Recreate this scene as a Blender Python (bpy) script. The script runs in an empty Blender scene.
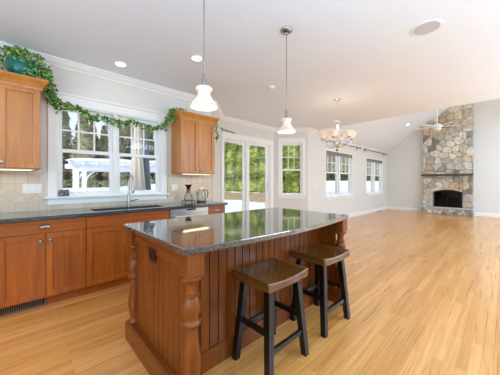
import bpy, bmesh, math, random
from mathutils import Vector, Matrix, Euler
random.seed(7)
R = math.radians; PI = math.pi
S = bpy.context.scene; COL = S.collection

# ------------------------------------------------------------------ camera, world, lights, exposure
TH = math.atan2(255, 241)
cam_d = bpy.data.cameras.new('camera'); cam = bpy.data.objects.new('camera', cam_d); COL.objects.link(cam)
cam.location = (0, 0, 1.248); cam.rotation_euler = (PI/2, 0, TH - PI/2)
cam_d.sensor_fit = 'HORIZONTAL'; cam_d.sensor_width = 36; cam_d.lens = 36*241/500
cam_d.shift_y = -5.5/500; cam_d.clip_start = .02; cam_d.clip_end = 500
S.camera = cam
S.view_settings.view_transform = 'Standard'; S.view_settings.look = 'None'
S.view_settings.gamma = 1; S.view_settings.use_curve_mapping = False
S.view_settings.exposure = 0.05
S.cycles.use_denoising = True
S.cycles.max_bounces = 10; S.cycles.diffuse_bounces = 6; S.cycles.transparent_max_bounces = 16
S.cycles.sample_clamp_indirect = 6
S.cycles.caustics_reflective = False; S.cycles.caustics_refractive = False

w = bpy.data.worlds.new('sky'); S.world = w; w.use_nodes = True
nt = w.node_tree; nt.nodes.clear()
wo = nt.nodes.new('ShaderNodeOutputWorld'); bg = nt.nodes.new('ShaderNodeBackground')
tc = nt.nodes.new('ShaderNodeTexCoord'); sp = nt.nodes.new('ShaderNodeSeparateXYZ'); rp = nt.nodes.new('ShaderNodeValToRGB')
nt.links.new(tc.outputs['Generated'], sp.inputs[0]); nt.links.new(sp.outputs['Z'], rp.inputs[0])
rp.color_ramp.elements[0].position = 0.0; rp.color_ramp.elements[0].color = (.86, .90, .96, 1)
rp.color_ramp.elements[1].position = .5; rp.color_ramp.elements[1].color = (.58, .73, .98, 1)
nt.links.new(rp.outputs[0], bg.inputs[0]); bg.inputs[1].default_value = 1.15
nt.links.new(bg.outputs[0], wo.inputs[0])

def area(name, loc, rot, sx, sy, power, color=(1, 1, 1)):
    l = bpy.data.lights.new(name, 'AREA'); l.shape = 'RECTANGLE'; l.size = sx; l.size_y = sy
    l.energy = power; l.color = color
    o = bpy.data.objects.new(name, l); o.location = loc; o.rotation_euler = rot; COL.objects.link(o); return o
sun_d = bpy.data.lights.new('sun', 'SUN'); sun_d.energy = 2.6; sun_d.angle = R(12); sun_d.color = (1, .96, .9)
sun = bpy.data.objects.new('sun', sun_d); COL.objects.link(sun); sun.rotation_euler = (R(-48), 0, R(-150)) 
# direction: comes from behind the house (south side), lights the garden
sun.rotation_euler = Vector((.62, .55, -.5)).to_track_quat('-Z', 'Y').to_euler()
FILL_TINT = (.61, .91, 1.28); SOFT = (.50, .84, 1.22)  # cool tints of the added fill lights
# added fill lights standing in for daylight, unseen behind and right of the camera
area('fill_right_far', (9.9, -4.60, 1.7), (R(100), 0, 0), 3.6, 2.0, 50, FILL_TINT)
area('fill_back', (-2.35, -.2, 1.4), (R(126), 0, R(-90)), 4.4, 1.8, 80, FILL_TINT)
# added downward fill lights, unseen, to brighten the floor right of the camera
area('fill_down_mid', (4.4, -2.6, 2.70), (0, 0, 0), 2.6, 1.4, 175, FILL_TINT)
area('fill_down_far', (9.4, -2.5, 3.7), (0, 0, 0), 2.6, 1.4, 235, FILL_TINT)
# added upward fill lights, unseen, to brighten the ceiling
area('fill_up_near', (.2, -1.5, 1.2), (R(180), 0, 0), 2.4, 1.6, 155, SOFT)
area('fill_up_mid', (5.2, -2.9, .8), (R(180), 0, 0), 4.5, 2.4, 175, SOFT)

# ------------------------------------------------------------------ materials
def lin(c):
    def f(v):
        v /= 255
        return v/12.92 if v <= .04045 else ((v+.055)/1.055)**2.4
    return (f(c[0]), f(c[1]), f(c[2]), 1)
class Mat:
    def __init__(s, name):
        s.m = bpy.data.materials.new(name); s.m.use_nodes = True; s.t = s.m.node_tree
        s.b = s.t.nodes['Principled BSDF']; s.out = s.t.nodes['Material Output']; s._c = None
    def n(s, kind, **kw):
        x = s.t.nodes.new('ShaderNode' + kind)
        for k, v in kw.items():
            if k in x.inputs.keys(): x.inputs[k].default_value = v
            else: setattr(x, k, v)
        return x
    def l(s, a, b): s.t.links.new(a, b)
    def coord(s, scale=(1, 1, 1), rot=(0, 0, 0), loc=(0, 0, 0)):
        if not s._c: s._c = s.n('TexCoord')
        mp = s.n('Mapping'); mp.inputs['Scale'].default_value = scale; mp.inputs['Rotation'].default_value = rot
        mp.inputs['Location'].default_value = loc
        s.l(s._c.outputs['Object'], mp.inputs[0]); return mp.outputs[0]
    def ramp(s, fac, stops):
        r = s.n('ValToRGB'); e = r.color_ramp.elements
        while len(e) < len(stops): e.new(.5)
        for i, (p, c) in enumerate(stops):
            e[i].position = p; e[i].color = c
        s.l(fac, r.inputs[0]); return r.outputs[0]
    def mix(s, fac, a, b, mode='MIX'):
        m = s.n('Mix'); m.data_type = 'RGBA'; m.blend_type = mode
        for v, i in ((fac, 0), (a, 6), (b, 7)):
            if hasattr(v, 'is_output'): s.l(v, m.inputs[i])
            else: m.inputs[i].default_value = v
        return m.outputs[2]
    def bump(s, h, strength=.2, dist=.01):
        b = s.n('Bump'); b.inputs['Strength'].default_value = strength; b.inputs['Distance'].default_value = dist
        s.l(h, b.inputs['Height']); s.l(b.outputs[0], s.b.inputs['Normal'])
    def set(s, **kw):
        for k, v in kw.items(): s.b.inputs[k.replace('_', ' ')].default_value = v
        return s
def plain(name, rgb, rough=.5, metal=0, noise=.04, nscale=8, bump=0, **kw):
    M = Mat(name); c = lin(rgb)
    nz = M.n('TexNoise', Scale=nscale, Detail=4.0); M.l(M.coord(), nz.inputs['Vector'])
    lo = tuple(max(0, v*(1-noise)) for v in c[:3])+(1,); hi = tuple(min(1, v*(1+noise)) for v in c[:3])+(1,)
    M.l(M.ramp(nz.outputs['Fac'], [(.3, lo), (.7, hi)]), M.b.inputs['Base Color'])
    M.set(Roughness=rough, Metallic=metal, **kw)
    if bump: M.bump(nz.outputs['Fac'], bump)
    return M.m
def wood(name, dark, mid, light, grain='z', rough=.35, fine=1.0, coat=.25, vary=.12):
    M = Mat(name)
    sc = {'x': (1.2, 22, 22), 'y': (22, 1.2, 22), 'z': (22, 22, 1.2)}[grain]
    sc = tuple(v*fine for v in sc)
    n1 = M.n('TexNoise', Scale=1.0, Detail=6.0, Roughness=.6, Distortion=.6); M.l(M.coord(sc), n1.inputs['Vector'])
    sc2 = tuple(v*.22 for v in sc)
    n2 = M.n('TexNoise', Scale=1.0, Detail=2.0, Distortion=1.2); M.l(M.coord(sc2, loc=(3, 5, 1)), n2.inputs['Vector'])
    a = M.ramp(n1.outputs['Fac'], [(.30, tuple(v*.8 for v in lin(dark)[:3])+(1,)), (.5, lin(mid)), (.72, lin(light))])
    b = M.ramp(n2.outputs['Fac'], [(.3, lin(dark)), (.6, lin(mid)), (.8, lin(light))])
    m = M.mix(.45, a, b)
    oi = M.n('ObjectInfo'); mr = M.n('MapRange'); mr.inputs['To Min'].default_value = 1-vary; mr.inputs['To Max'].default_value = 1+vary
    M.l(oi.outputs['Random'], mr.inputs[0])
    hs = M.n('HueSaturation'); M.l(mr.outputs[0], hs.inputs['Value']); M.l(m, hs.inputs['Color'])
    M.l(hs.outputs[0], M.b.inputs['Base Color'])
    M.set(Roughness=rough, Coat_Weight=coat, Coat_Roughness=.2)
    if 'island' in name: M.set(Specular_IOR_Level=.3)
    M.bump(n1.outputs['Fac'], .05, .002)
    return M.m
def emit(name, rgb, strength, base=None):
    M = Mat(name); M.set(Base_Color=lin(base or rgb), Roughness=.4, Emission_Color=lin(rgb), Emission_Strength=strength)
    return M.m

m_wall = plain('wall_paint', (226, 222, 213), .75, noise=.012, nscale=3)
m_ceil = plain('ceiling_paint', (236, 241, 245), .8, noise=.01, nscale=2)
m_trim = plain('white_trim_paint', (246, 243, 236), .35, noise=.01)
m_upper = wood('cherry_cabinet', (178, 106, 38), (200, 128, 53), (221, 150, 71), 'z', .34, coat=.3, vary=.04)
m_cherry = wood('cherry_base_shaded', (128, 60, 11), (161, 82, 21), (191, 106, 33), 'z', .33, vary=.06)  # darker copy of the upper cabinet cherry, shade put into the colour
m_cherry_x = wood('cherry_drawer_shaded', (128, 60, 11), (161, 82, 21), (191, 106, 33), 'x', .33, vary=.06)  # same shaded cherry tone, grain along the drawer
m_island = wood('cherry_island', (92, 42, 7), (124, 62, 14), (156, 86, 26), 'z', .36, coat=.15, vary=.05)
m_island_y = wood('cherry_island_rail', (92, 42, 7), (124, 62, 14), (156, 86, 26), 'y', .33, coat=.2, vary=.03)
m_seat = wood('walnut_seat', (64, 36, 9), (98, 58, 18), (135, 86, 31), 'y', .2, coat=.5, vary=.03)
m_black = plain('black_stool_paint', (12, 9, 8), .28, noise=.1, nscale=30)
m_mantel = wood('mantel_wood', (66, 38, 22), (96, 60, 38), (126, 86, 58), 'y', .5)
m_nickel = plain('brushed_nickel', (168, 166, 162), .25, 1, noise=.03)
m_polish = plain('polished_nickel', (222, 220, 214), .18, 1, noise=.02)
m_steel = plain('stainless_steel', (206, 204, 200), .3, .9, noise=.03, nscale=20)
m_bronze = plain('bronze_rod', (84, 66, 52), .4, .7)
m_darkmet = plain('black_iron', (24, 24, 26), .45, .5)
m_brown_vent = plain('vent_brown_metal', (118, 96, 80), .45, .5)
m_sinkm = plain('dark_sink_steel', (30, 32, 34), .3, .5)
m_teal = plain('teal_glaze', (24, 112, 104), .18, noise=.15, nscale=14)
m_plate = plain('white_plastic', (238, 236, 230), .35, noise=.005)
m_darkplate = plain('dark_brown_plastic', (40, 22, 14), .35)
m_shade_fab = plain('taupe_shade_fabric', (140, 130, 120), .8)
m_leather = plain('dark_ceramic', (34, 26, 22), .3)
m_wick = plain('tan_cork', (150, 100, 60), .6)
m_fan = plain('white_fan_paint', (236, 235, 232), .4, noise=.01)
m_white_vinyl = plain('white_vinyl', (240, 241, 244), .5, noise=.01)
m_snow = plain('snow', (246, 248, 252), .7, noise=.02, nscale=2, bump=.1)
m_bulb = emit('lit_bulb', (255, 236, 205), 7)
m_can = emit('lit_downlight', (255, 246, 232), 4)
m_strip = emit('under_cabinet_strip', (255, 224, 170), 2)
m_pic = None

def alabaster(name, strength):
    M = Mat(name)
    nz = M.n('TexNoise', Scale=14.0, Detail=4.0); M.l(M.coord(), nz.inputs['Vector'])
    c = M.ramp(nz.outputs['Fac'], [(.3, lin((226, 202, 172))), (.7, lin((240, 222, 198)))])
    M.l(c, M.b.inputs['Base Color']); M.l(c, M.b.inputs['Emission Color'])
    M.set(Roughness=.3, Emission_Strength=strength, Transmission_Weight=0.0)
    return M.m
m_alab = alabaster('alabaster_glass', .03)
m_alab2 = alabaster('alabaster_glass_chandelier', .3)

def glass(name, refl=.08, tint=(1, 1, 1, 1)):
    M = Mat(name); M.t.nodes.remove(M.b)
    tr = M.n('BsdfTransparent'); tr.inputs[0].default_value = tint
    gl = M.n('BsdfGlossy'); gl.inputs['Roughness'].default_value = .02
    lw = M.n('LayerWeight'); lw.inputs['Blend'].default_value = .25
    mr = M.n('MapRange'); mr.inputs['To Max'].default_value = max(.12, refl*2); mr.inputs['To Min'].default_value = refl*.08
    M.l(lw.outputs['Fresnel'], mr.inputs[0])
    mx = M.n('MixShader'); M.l(mr.outputs[0], mx.inputs[0]); M.l(tr.outputs[0], mx.inputs[1]); M.l(gl.outputs[0], mx.inputs[2])
    M.l(mx.outputs[0], M.out.inputs[0]); return M.m
m_glass = glass('window_glass'); m_jar = glass('carafe_glass', .3, (.9, .92, .9, 1))

def granite():
    M = Mat('black_granite')
    v = M.n('TexVoronoi', Scale=170.0); M.l(M.coord(), v.inputs['Vector'])
    n = M.n('TexNoise', Scale=70.0, Detail=5.0); M.l(M.coord(), n.inputs['Vector'])
    sep = M.n('SeparateColor'); M.l(v.outputs['Color'], sep.inputs[0])
    a = M.ramp(sep.outputs[0], [(.0, (.008, .010, .010, 1)), (.70, (.016, .020, .018, 1)), (.84, (.10, .11, .09, 1)), (.97, (.24, .22, .17, 1))])
    b = M.ramp(n.outputs['Fac'], [(.45, (.006, .008, .008, 1)), (.75, (.06, .065, .055, 1))])
    M.l(M.mix(.4, a, b), M.b.inputs['Base Color'])
    M.set(Roughness=.5)
    lw = M.n('LayerWeight'); lw.inputs['Blend'].default_value = .5
    pw = M.n('Math'); pw.operation = 'POWER'; pw.inputs[1].default_value = 2; M.l(lw.outputs['Facing'], pw.inputs[0])
    mr = M.n('MapRange'); mr.inputs['To Min'].default_value = .05; mr.inputs['To Max'].default_value = 1.0; M.l(pw.outputs[0], mr.inputs[0])
    gl = M.n('BsdfGlossy'); gl.inputs['Roughness'].default_value = .05
    mx = M.n('MixShader'); M.l(mr.outputs[0], mx.inputs[0]); M.l(M.b.outputs[0], mx.inputs[1]); M.l(gl.outputs[0], mx.inputs[2]); M.l(mx.outputs[0], M.out.inputs[0])
    return M.m
m_granite = granite()

def floor_mat():
    M = Mat('oak_strip_floor')
    br = M.n('TexBrick'); br.offset = .37; br.offset_frequency = 2; br.squash = 1
    for k, v in (('Scale', 1.0), ('Mortar Size', .0009), ('Mortar Smooth', .1), ('Bias', 0.0), ('Brick Width', 1.15), ('Row Height', .06)):
        br.inputs[k].default_value = v
    br.inputs['Color1'].default_value = (0, 0, 0, 1); br.inputs['Color2'].default_value = (1, 1, 1, 1); br.inputs['Mortar'].default_value = (.2, .2, .2, 1)
    M.l(M.coord(), br.inputs['Vector'])
    # per-board offset for the grain
    sx = M.n('SeparateXYZ'); M.l(M.coord(), sx.inputs[0])
    dv = M.n('Math'); dv.operation = 'DIVIDE'; dv.inputs[1].default_value = .06; M.l(sx.outputs['Y'], dv.inputs[0])
    fl = M.n('Math'); fl.operation = 'FLOOR'; M.l(dv.outputs[0], fl.inputs[0])
    mu = M.n('Math'); mu.operation = 'MULTIPLY'; mu.inputs[1].default_value = 3.17; M.l(fl.outputs[0], mu.inputs[0])
    ad = M.n('Math'); ad.operation = 'ADD'; M.l(sx.outputs['X'], ad.inputs[0]); M.l(mu.outputs[0], ad.inputs[1])
    cb = M.n('CombineXYZ'); M.l(ad.outputs[0], cb.inputs['X']); M.l(sx.outputs['Y'], cb.inputs['Y']); M.l(mu.outputs[0], cb.inputs['Z'])
    mp = M.n('Mapping'); mp.inputs['Scale'].default_value = (1.5, 44, 1); M.l(cb.outputs[0], mp.inputs[0])
    n1 = M.n('TexNoise', Scale=1.0, Detail=7.0, Roughness=.62, Distortion=1.1); M.l(mp.outputs[0], n1.inputs['Vector'])
    mp2 = M.n('Mapping'); mp2.inputs['Scale'].default_value = (.5, 9, 1); M.l(cb.outputs[0], mp2.inputs[0])
    n2 = M.n('TexNoise', Scale=1.0, Detail=2.0, Distortion=2.5); M.l(mp2.outputs[0], n2.inputs['Vector'])
    base = M.ramp(br.outputs['Color'], [(0, lin((196, 131, 63))), (.5, lin((217, 153, 81))), (1, lin((238, 176, 103)))])
    g = M.ramp(n1.outputs['Fac'], [(.33, lin((161, 94, 38))), (.52, lin((214, 144, 73))), (.75, lin((238, 172, 98)))])
    g2 = M.ramp(n2.outputs['Fac'], [(.32, (.66, .56, .48, 1)), (.44, (1, 1, 1, 1))])
    c = M.mix(.42, base, g); c = M.mix(.25, c, g2, 'MULTIPLY')
    mf = M.n('Math'); mf.operation = 'MULTIPLY'; mf.inputs[1].default_value = .4; M.l(br.outputs['Fac'], mf.inputs[0])
    c = M.mix(mf.outputs[0], c, lin((90, 56, 28)))
    M.l(c, M.b.inputs['Base Color'])
    rr = M.n('MapRange'); rr.inputs['To Min'].default_value = .22; rr.inputs['To Max'].default_value = .36
    M.l(n1.outputs['Fac'], rr.inputs[0]); M.l(rr.outputs[0], M.b.inputs['Roughness'])
    M.set(Coat_Weight=.45, Coat_Roughness=.2)
    M.bump(n1.outputs['Fac'], .02, .001)
    return M.m
m_floor = floor_mat()

def tile_mat():
    M = Mat('tumbled_beige_tile')
    def brick(vec, wdt, h):
        br = M.n('TexBrick'); br.offset = 0.0
        for k, v in (('Scale', 1.0), ('Mortar Size', .0025), ('Mortar Smooth', .3), ('Brick Width', wdt), ('Row Height', h)):
            br.inputs[k].default_value = v
        br.inputs['Color1'].default_value = lin((212, 194, 168)); br.inputs['Color2'].default_value = lin((226, 210, 186))
        br.inputs['Mortar'].default_value = lin((180, 162, 138))
        M.l(vec, br.inputs['Vector']); return br
    sx = M.n('SeparateXYZ'); M.l(M.coord(), sx.inputs[0])
    cb = M.n('CombineXYZ'); M.l(sx.outputs['X'], cb.inputs['X']); M.l(sx.outputs['Z'], cb.inputs['Y'])
    a = brick(cb.outputs[0], .105, .105)
    mp = M.n('Mapping'); mp.inputs['Rotation'].default_value = (0, 0, R(45)); mp.inputs['Location'].default_value = (0, .03, 0); M.l(cb.outputs[0], mp.inputs[0])
    d = brick(mp.outputs[0], .1, .1)
    g1 = M.n('Math'); g1.operation = 'GREATER_THAN'; g1.inputs[1].default_value = .105; M.l(sx.outputs['Z'], g1.inputs[0])
    g2 = M.n('Math'); g2.operation = 'LESS_THAN'; g2.inputs[1].default_value = .25; M.l(sx.outputs['Z'], g2.inputs[0])
    g = M.n('Math'); g.operation = 'MULTIPLY'; M.l(g1.outputs[0], g.inputs[0]); M.l(g2.outputs[0], g.inputs[1])
    c = M.mix(g.outputs[0], a.outputs['Color'], d.outputs['Color'])
    nz = M.n('TexNoise', Scale=22.0, Detail=5.0); M.l(M.coord(), nz.inputs['Vector'])
    c = M.mix(.2, c, M.ramp(nz.outputs['Fac'], [(.3, lin((200, 178, 148))), (.7, lin((230, 218, 198)))]))
    M.l(c, M.b.inputs['Base Color']); M.set(Roughness=.5)
    M.bump(nz.outputs['Fac'], .1, .004)
    return M.m
m_tile = tile_mat()

def leafmat(name, cols, rough=.45, scale=30):
    M = Mat(name)
    nz = M.n('TexNoise', Scale=scale, Detail=2.0); M.l(M.coord(), nz.inputs['Vector'])
    M.l(M.ramp(nz.outputs['Fac'], [(.32, lin(cols[0])), (.5, lin(cols[1])), (.68, lin(cols[2]))]), M.b.inputs['Base Color'])
    M.set(Roughness=rough)
    return M.m
m_ivy = leafmat('ivy_leaf', [(24, 60, 20), (76, 128, 40), (176, 208, 108)], .4, 34)
m_stem = plain('ivy_stem', (92, 84, 50), .6)
m_arb = leafmat('arborvitae_green', [(112, 132, 52), (164, 178, 80), (210, 214, 122)], .7, 1.1)
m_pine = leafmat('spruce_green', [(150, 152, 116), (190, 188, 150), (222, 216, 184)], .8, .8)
m_bark = plain('tree_bark', (96, 80, 66), .8, noise=.3)
m_bush = leafmat('bush_green', [(30, 60, 24), (56, 88, 36), (86, 116, 52)], .7, 2)

def ground_mat():
    M = Mat('snow_and_bank')
    g = M.n('NewGeometry'); sx = M.n('SeparateXYZ'); M.l(g.outputs['Position'], sx.inputs[0])
    nz = M.n('TexNoise', Scale=.8, Detail=5.0); M.l(g.outputs['Position'], nz.inputs['Vector'])
    # bare tan grass on the bank in front of the hedge, an x band with ragged edge
    def band(lo, hi, src):
        a = M.n('Math'); a.operation = 'MULTIPLY_ADD'; a.inputs[1].default_value = 2.0; a.inputs[2].default_value = 0; M.l(nz.outputs['Fac'], a.inputs[0])
        b = M.n('Math'); b.operation = 'ADD'; M.l(src, b.inputs[0]); M.l(a.outputs[0], b.inputs[1])
        c = M.n('MapRange'); c.inputs[1].default_value = lo+1; c.inputs[2].default_value = lo+1.35; M.l(b.outputs[0], c.inputs[0])
        d = M.n('MapRange'); d.inputs[1].default_value = hi+1; d.inputs[2].default_value = hi+1.3; d.inputs[3].default_value = 1; d.inputs[4].default_value = 0; M.l(b.outputs[0], d.inputs[0])
        e = M.n('Math'); e.operation = 'MULTIPLY'; M.l(c.outputs[0], e.inputs[0]); M.l(d.outputs[0], e.inputs[1]); return e.outputs[0]
    bx = band(11.0, 14.3, sx.outputs['X'])
    yy = M.n('MapRange'); yy.inputs[1].default_value = 24; yy.inputs[2].default_value = 27; yy.inputs[3].default_value = 1; yy.inputs[4].default_value = 0; M.l(sx.outputs['Y'], yy.inputs[0])
    f = M.n('Math'); f.operation = 'MULTIPLY'; M.l(bx, f.inputs[0]); M.l(yy.outputs[0], f.inputs[1])
    n2 = M.n('TexNoise', Scale=6.0, Detail=6.0); M.l(g.outputs['Position'], n2.inputs['Vector'])
    tan = M.ramp(n2.outputs['Fac'], [(.3, lin((150, 118, 84))), (.7, lin((212, 180, 140)))])
    M.l(M.mix(f.outputs[0], lin((244, 247, 252)), tan), M.b.inputs['Base Color']); M.set(Roughness=.8)
    return M.m
m_ground = ground_mat()

# ------------------------------------------------------------------ mesh helpers
class MB:
    def __init__(s): s.v = []; s.f = []; s.mi = []; s.m = 0
    def add(s, vs, fs):
        k = len(s.v); s.v += [Vector(p) for p in vs]; s.f += [tuple(i+k for i in f) for f in fs]; s.mi += [s.m]*len(fs); return s
    def box(s, x0, x1, y0, y1, z0, z1):
        return s.add([(x, y, z) for z in (z0, z1) for y in (y0, y1) for x in (x0, x1)],
                     [(0, 2, 3, 1), (4, 5, 7, 6), (0, 1, 5, 4), (2, 6, 7, 3), (0, 4, 6, 2), (1, 3, 7, 5)])
    def hexa(s, bot, top):   # 4 bottom points, 4 top points (ccw from above)
        return s.add(list(bot)+list(top), [(3, 2, 1, 0), (4, 5, 6, 7)]+[(i, (i+1) % 4, 4+(i+1) % 4, 4+i) for i in range(4)])
    def prism(s, pts, z0, z1):
        n = len(pts)
        return s.add([(x, y, z0) for x, y in pts]+[(x, y, z1) for x, y in pts],
                     [tuple(range(n))[::-1], tuple(range(n, 2*n))]+[(i, (i+1) % n, n+(i+1) % n, n+i) for i in range(n)])
    def extr(s, pts3, d):    # polygon extruded along vector d
        n = len(pts3); d = Vector(d); a = [Vector(p) for p in pts3]
        return s.add(a+[p+d for p in a], [tuple(range(n))[::-1], tuple(range(n, 2*n))]+[(i, (i+1) % n, n+(i+1) % n, n+i) for i in range(n)])
    def lathe(s, prof, c=(0, 0, 0), seg=24, rip=0, nr=8, cap=True):
        vs = []; fs = []; n = len(prof)
        for k in range(seg):
            a = 2*PI*k/seg
            for r, z in prof:
                rr = r*(1+rip*math.cos(nr*a)*(1 if rip else 0))
                vs.append((c[0]+rr*math.cos(a), c[1]+rr*math.sin(a), c[2]+z))
        for k in range(seg):
            k2 = (k+1) % seg
            for i in range(n-1): fs.append((k*n+i, k2*n+i, k2*n+i+1, k*n+i+1))
        if cap:
            if prof[0][0] > 1e-4: fs.append(tuple(k*n for k in range(seg))[::-1])
            if prof[-1][0] > 1e-4: fs.append(tuple(k*n+n-1 for k in range(seg)))
        return s.add(vs, fs)
    def tube(s, pts, r, seg=8, cap=True):
        pts = [Vector(p) for p in pts]; rs = r if isinstance(r, (list, tuple)) else [r]*len(pts)
        vs = []; fs = []; prev = None
        for i, p in enumerate(pts):
            t = (pts[min(i+1, len(pts)-1)]-pts[max(i-1, 0)]).normalized()
            if prev is None:
                u = t.orthogonal().normalized()
            else:
                u = (prev - t*prev.dot(t)); u = u.normalized() if u.length > 1e-6 else t.orthogonal().normalized()
            prev = u; w_ = t.cross(u)
            for k in range(seg):
                a = 2*PI*k/seg; vs.append(p+u*math.cos(a)*rs[i]+w_*math.sin(a)*rs[i])
        for i in range(len(pts)-1):
            for k in range(seg):
                k2 = (k+1) % seg; fs.append((i*seg+k, i*seg+k2, (i+1)*seg+k2, (i+1)*seg+k))
        if cap: fs += [tuple(range(seg))[::-1], tuple((len(pts)-1)*seg+k for k in range(seg))]
        return s.add(vs, fs)
    def ball(s, c, r, seg=12, sz=1):
        return s.lathe([(max(1e-5, r*math.sin(PI*i/8)), -r*sz*math.cos(PI*i/8)) for i in range(9)], c, seg, cap=False)
ROOT = {}
def build(name, mb, mat, parent=None, smooth=False, bevel=0, local=False, thick=0, **props):
    """one mesh object.  world coordinates are turned into the frame of the parent's root"""
    me = bpy.data.meshes.new(name); vs = mb.v
    o = bpy.data.objects.new(name, me)
    if parent is not None:
        M = ROOT[parent.name]; ROOT[o.name] = M
        if not local: Mi = M.inverted(); vs = [Mi @ v for v in vs]
        o.parent = parent
    elif not local:
        xs = [v.x for v in vs]; ys = [v.y for v in vs]; z0 = min(v.z for v in vs)
        b = Vector(((min(xs)+max(xs))/2, (min(ys)+max(ys))/2, z0)); vs = [v-b for v in vs]; o.location = b
        ROOT[o.name] = Matrix.Translation(b)
    else: ROOT[o.name] = Matrix.Identity(4)
    me.from_pydata([tuple(v) for v in vs], [], mb.f)
    mats = mat if isinstance(mat, (list, tuple)) else [mat]
    for m in mats: me.materials.append(m)
    for p, i in zip(me.polygons, mb.mi):
        p.material_index = i; p.use_smooth = bool(smooth)
    bm = bmesh.new(); bm.from_mesh(me); bmesh.ops.recalc_face_normals(bm, faces=bm.faces); bm.to_mesh(me); bm.free()
    COL.objects.link(o)
    if smooth and smooth != 'all':
        try: me.set_sharp_from_angle(angle=R(40))
        except Exception: pass
    if thick:
        m = o.modifiers.new('solid', 'SOLIDIFY'); m.thickness = thick
    if bevel:
        m = o.modifiers.new('bevel', 'BEVEL'); m.width = bevel; m.segments = 2; m.limit_method = 'ANGLE'; m.angle_limit = R(40)
    for k, v in props.items(): o[k] = v
    return o
def thing(name, label, cat, loc=(0, 0, 0), rz=0, group=None, kind=None):
    o = bpy.data.objects.new(name, None); o.location = loc; o.rotation_euler = (0, 0, rz); o.empty_display_size = .1
    COL.objects.link(o)
    if label: o['label'] = label
    if cat: o['category'] = cat
    if group: o['group'] = group
    if kind: o['kind'] = kind
    ROOT[o.name] = Matrix.Translation(Vector(loc)) @ Matrix.Rotation(rz, 4, 'Z')
    return o
def tagged(o, label, cat, group=None):
    o['label'] = label; o['category'] = cat
    if group: o['group'] = group
    return o
def struct(name, mb, mat, label=None, cat=None, **kw):
    o = build(name, mb, mat, **kw); o['kind'] = 'structure'
    if label: o['label'] = label; o['category'] = cat or name.split('_')[0]
    return o
def arc(c, r, a0, a1, n, plane='xz'):
    out = []
    for i in range(n+1):
        a = R(a0+(a1-a0)*i/n); u, v = r*math.cos(a), r*math.sin(a)
        out.append((c[0]+u, c[1], c[2]+v) if plane == 'xz' else (c[0], c[1]+u, c[2]+v) if plane == 'yz' else (c[0]+u, c[1]+v, c[2]))
    return out

# ------------------------------------------------------------------ the room
YW = 3.755; YB = 4.43; CZ = 2.74; XF = 12.2; XV = 6.2; XL = -2.5; YR = -4.7; WT = .16
PITCH = .655; EZ = 2.63; YRIDGE = (YW+YR)/2
def vz(y): return EZ + PITCH*((YW-y) if y > YRIDGE else (y-YR))

floor_poly = [(XL-.2, YR-.2), (XF+.2, YR-.2), (XF+.2, YW+.05), (5.77+.03, YW+.05), (5.12, YB+.1), (3.24, YB+.1), (2.56, YW+.05), (XL-.2, YW+.05)]
struct('floor', MB().prism(floor_poly, -.12, 0), m_floor, 'oak strip wood floor running the length of the room', 'floor')
ceil = MB().prism([(XL-.2, YR-.2), (XV, YR-.2), (XV, YW+.16), (5.85, YW+.16), (5.2, YB+.16), (3.2, YB+.16), (2.5, YW+.16), (XL-.2, YW+.16)], CZ, CZ+.12)
struct('ceiling', ceil, m_ceil, 'flat white ceiling over kitchen and breakfast bay', 'ceiling')
v = MB()
for ya, yb in ((YW+.2, YRIDGE), (YRIDGE, YR-.2)):
    za = EZ + PITCH*(YW-ya) if ya > YRIDGE else vz(YRIDGE); zb = vz(YRIDGE) if yb == YRIDGE else EZ-PITCH*.2
    v.extr([(XV-.02, ya, za), (XV-.02, yb, zb), (XV-.02, yb, zb+.15), (XV-.02, ya, za+.15)], (XF-XV+.25, 0, 0))
struct('ceiling_vault', v, m_ceil, 'sloping vaulted ceiling over the fireplace room', 'ceiling')
yc = YW-(CZ-EZ)/PITCH
g = MB()
g.extr([(XV-.12, yc, CZ+.1), (XV-.12, YR, CZ+.1), (XV-.12, YR, vz(YR)+.02), (XV-.12, YRIDGE, vz(YRIDGE)+.02)], (.12, 0, 0))
g.extr([(XV-.001, yc, CZ), (XV-.001, YW, CZ), (XV-.001, YW, EZ)], (.02, 0, 0))
struct('wall_gable', g, m_wall)

def wall_holes(name, origin, rz, length, height, holes, z0=0, thick=WT, mat=None, label=None):
    """wall in local frame: x along, y outward, z up; holes (x0,x1,z0,z1)"""
    o = bpy.data.objects.new(name, None)
    mb = MB(); xs = sorted({0, length, *[h[0] for h in holes], *[h[1] for h in holes]})
    for a, b in zip(xs, xs[1:]):
        hs = sorted([h for h in holes if h[0] < b-1e-6 and h[1] > a+1e-6], key=lambda h: h[2]); z = z0
        for h in hs:
            if h[2] > z+1e-6: mb.box(a, b, 0, thick, z, h[2])
            z = h[3]
        if z < height-1e-6: mb.box(a, b, 0, thick, z, height)
    M = Matrix.Translation(Vector(origin)) @ Matrix.Rotation(rz, 4, 'Z')
    w_ = struct(name, mb, mat or m_wall, label, 'wall', local=True)
    w_.matrix_world = M; ROOT[w_.name] = M
    return w_
W1 = (.31, 1.60, 1.07, 2.21)
wall_holes('wall_kitchen', (XL, YW, 0), 0, 2.56-XL, CZ, [(W1[0]-XL, W1[1]-XL, W1[2], W1[3])], label='warm white kitchen wall with double window over sink')
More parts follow.
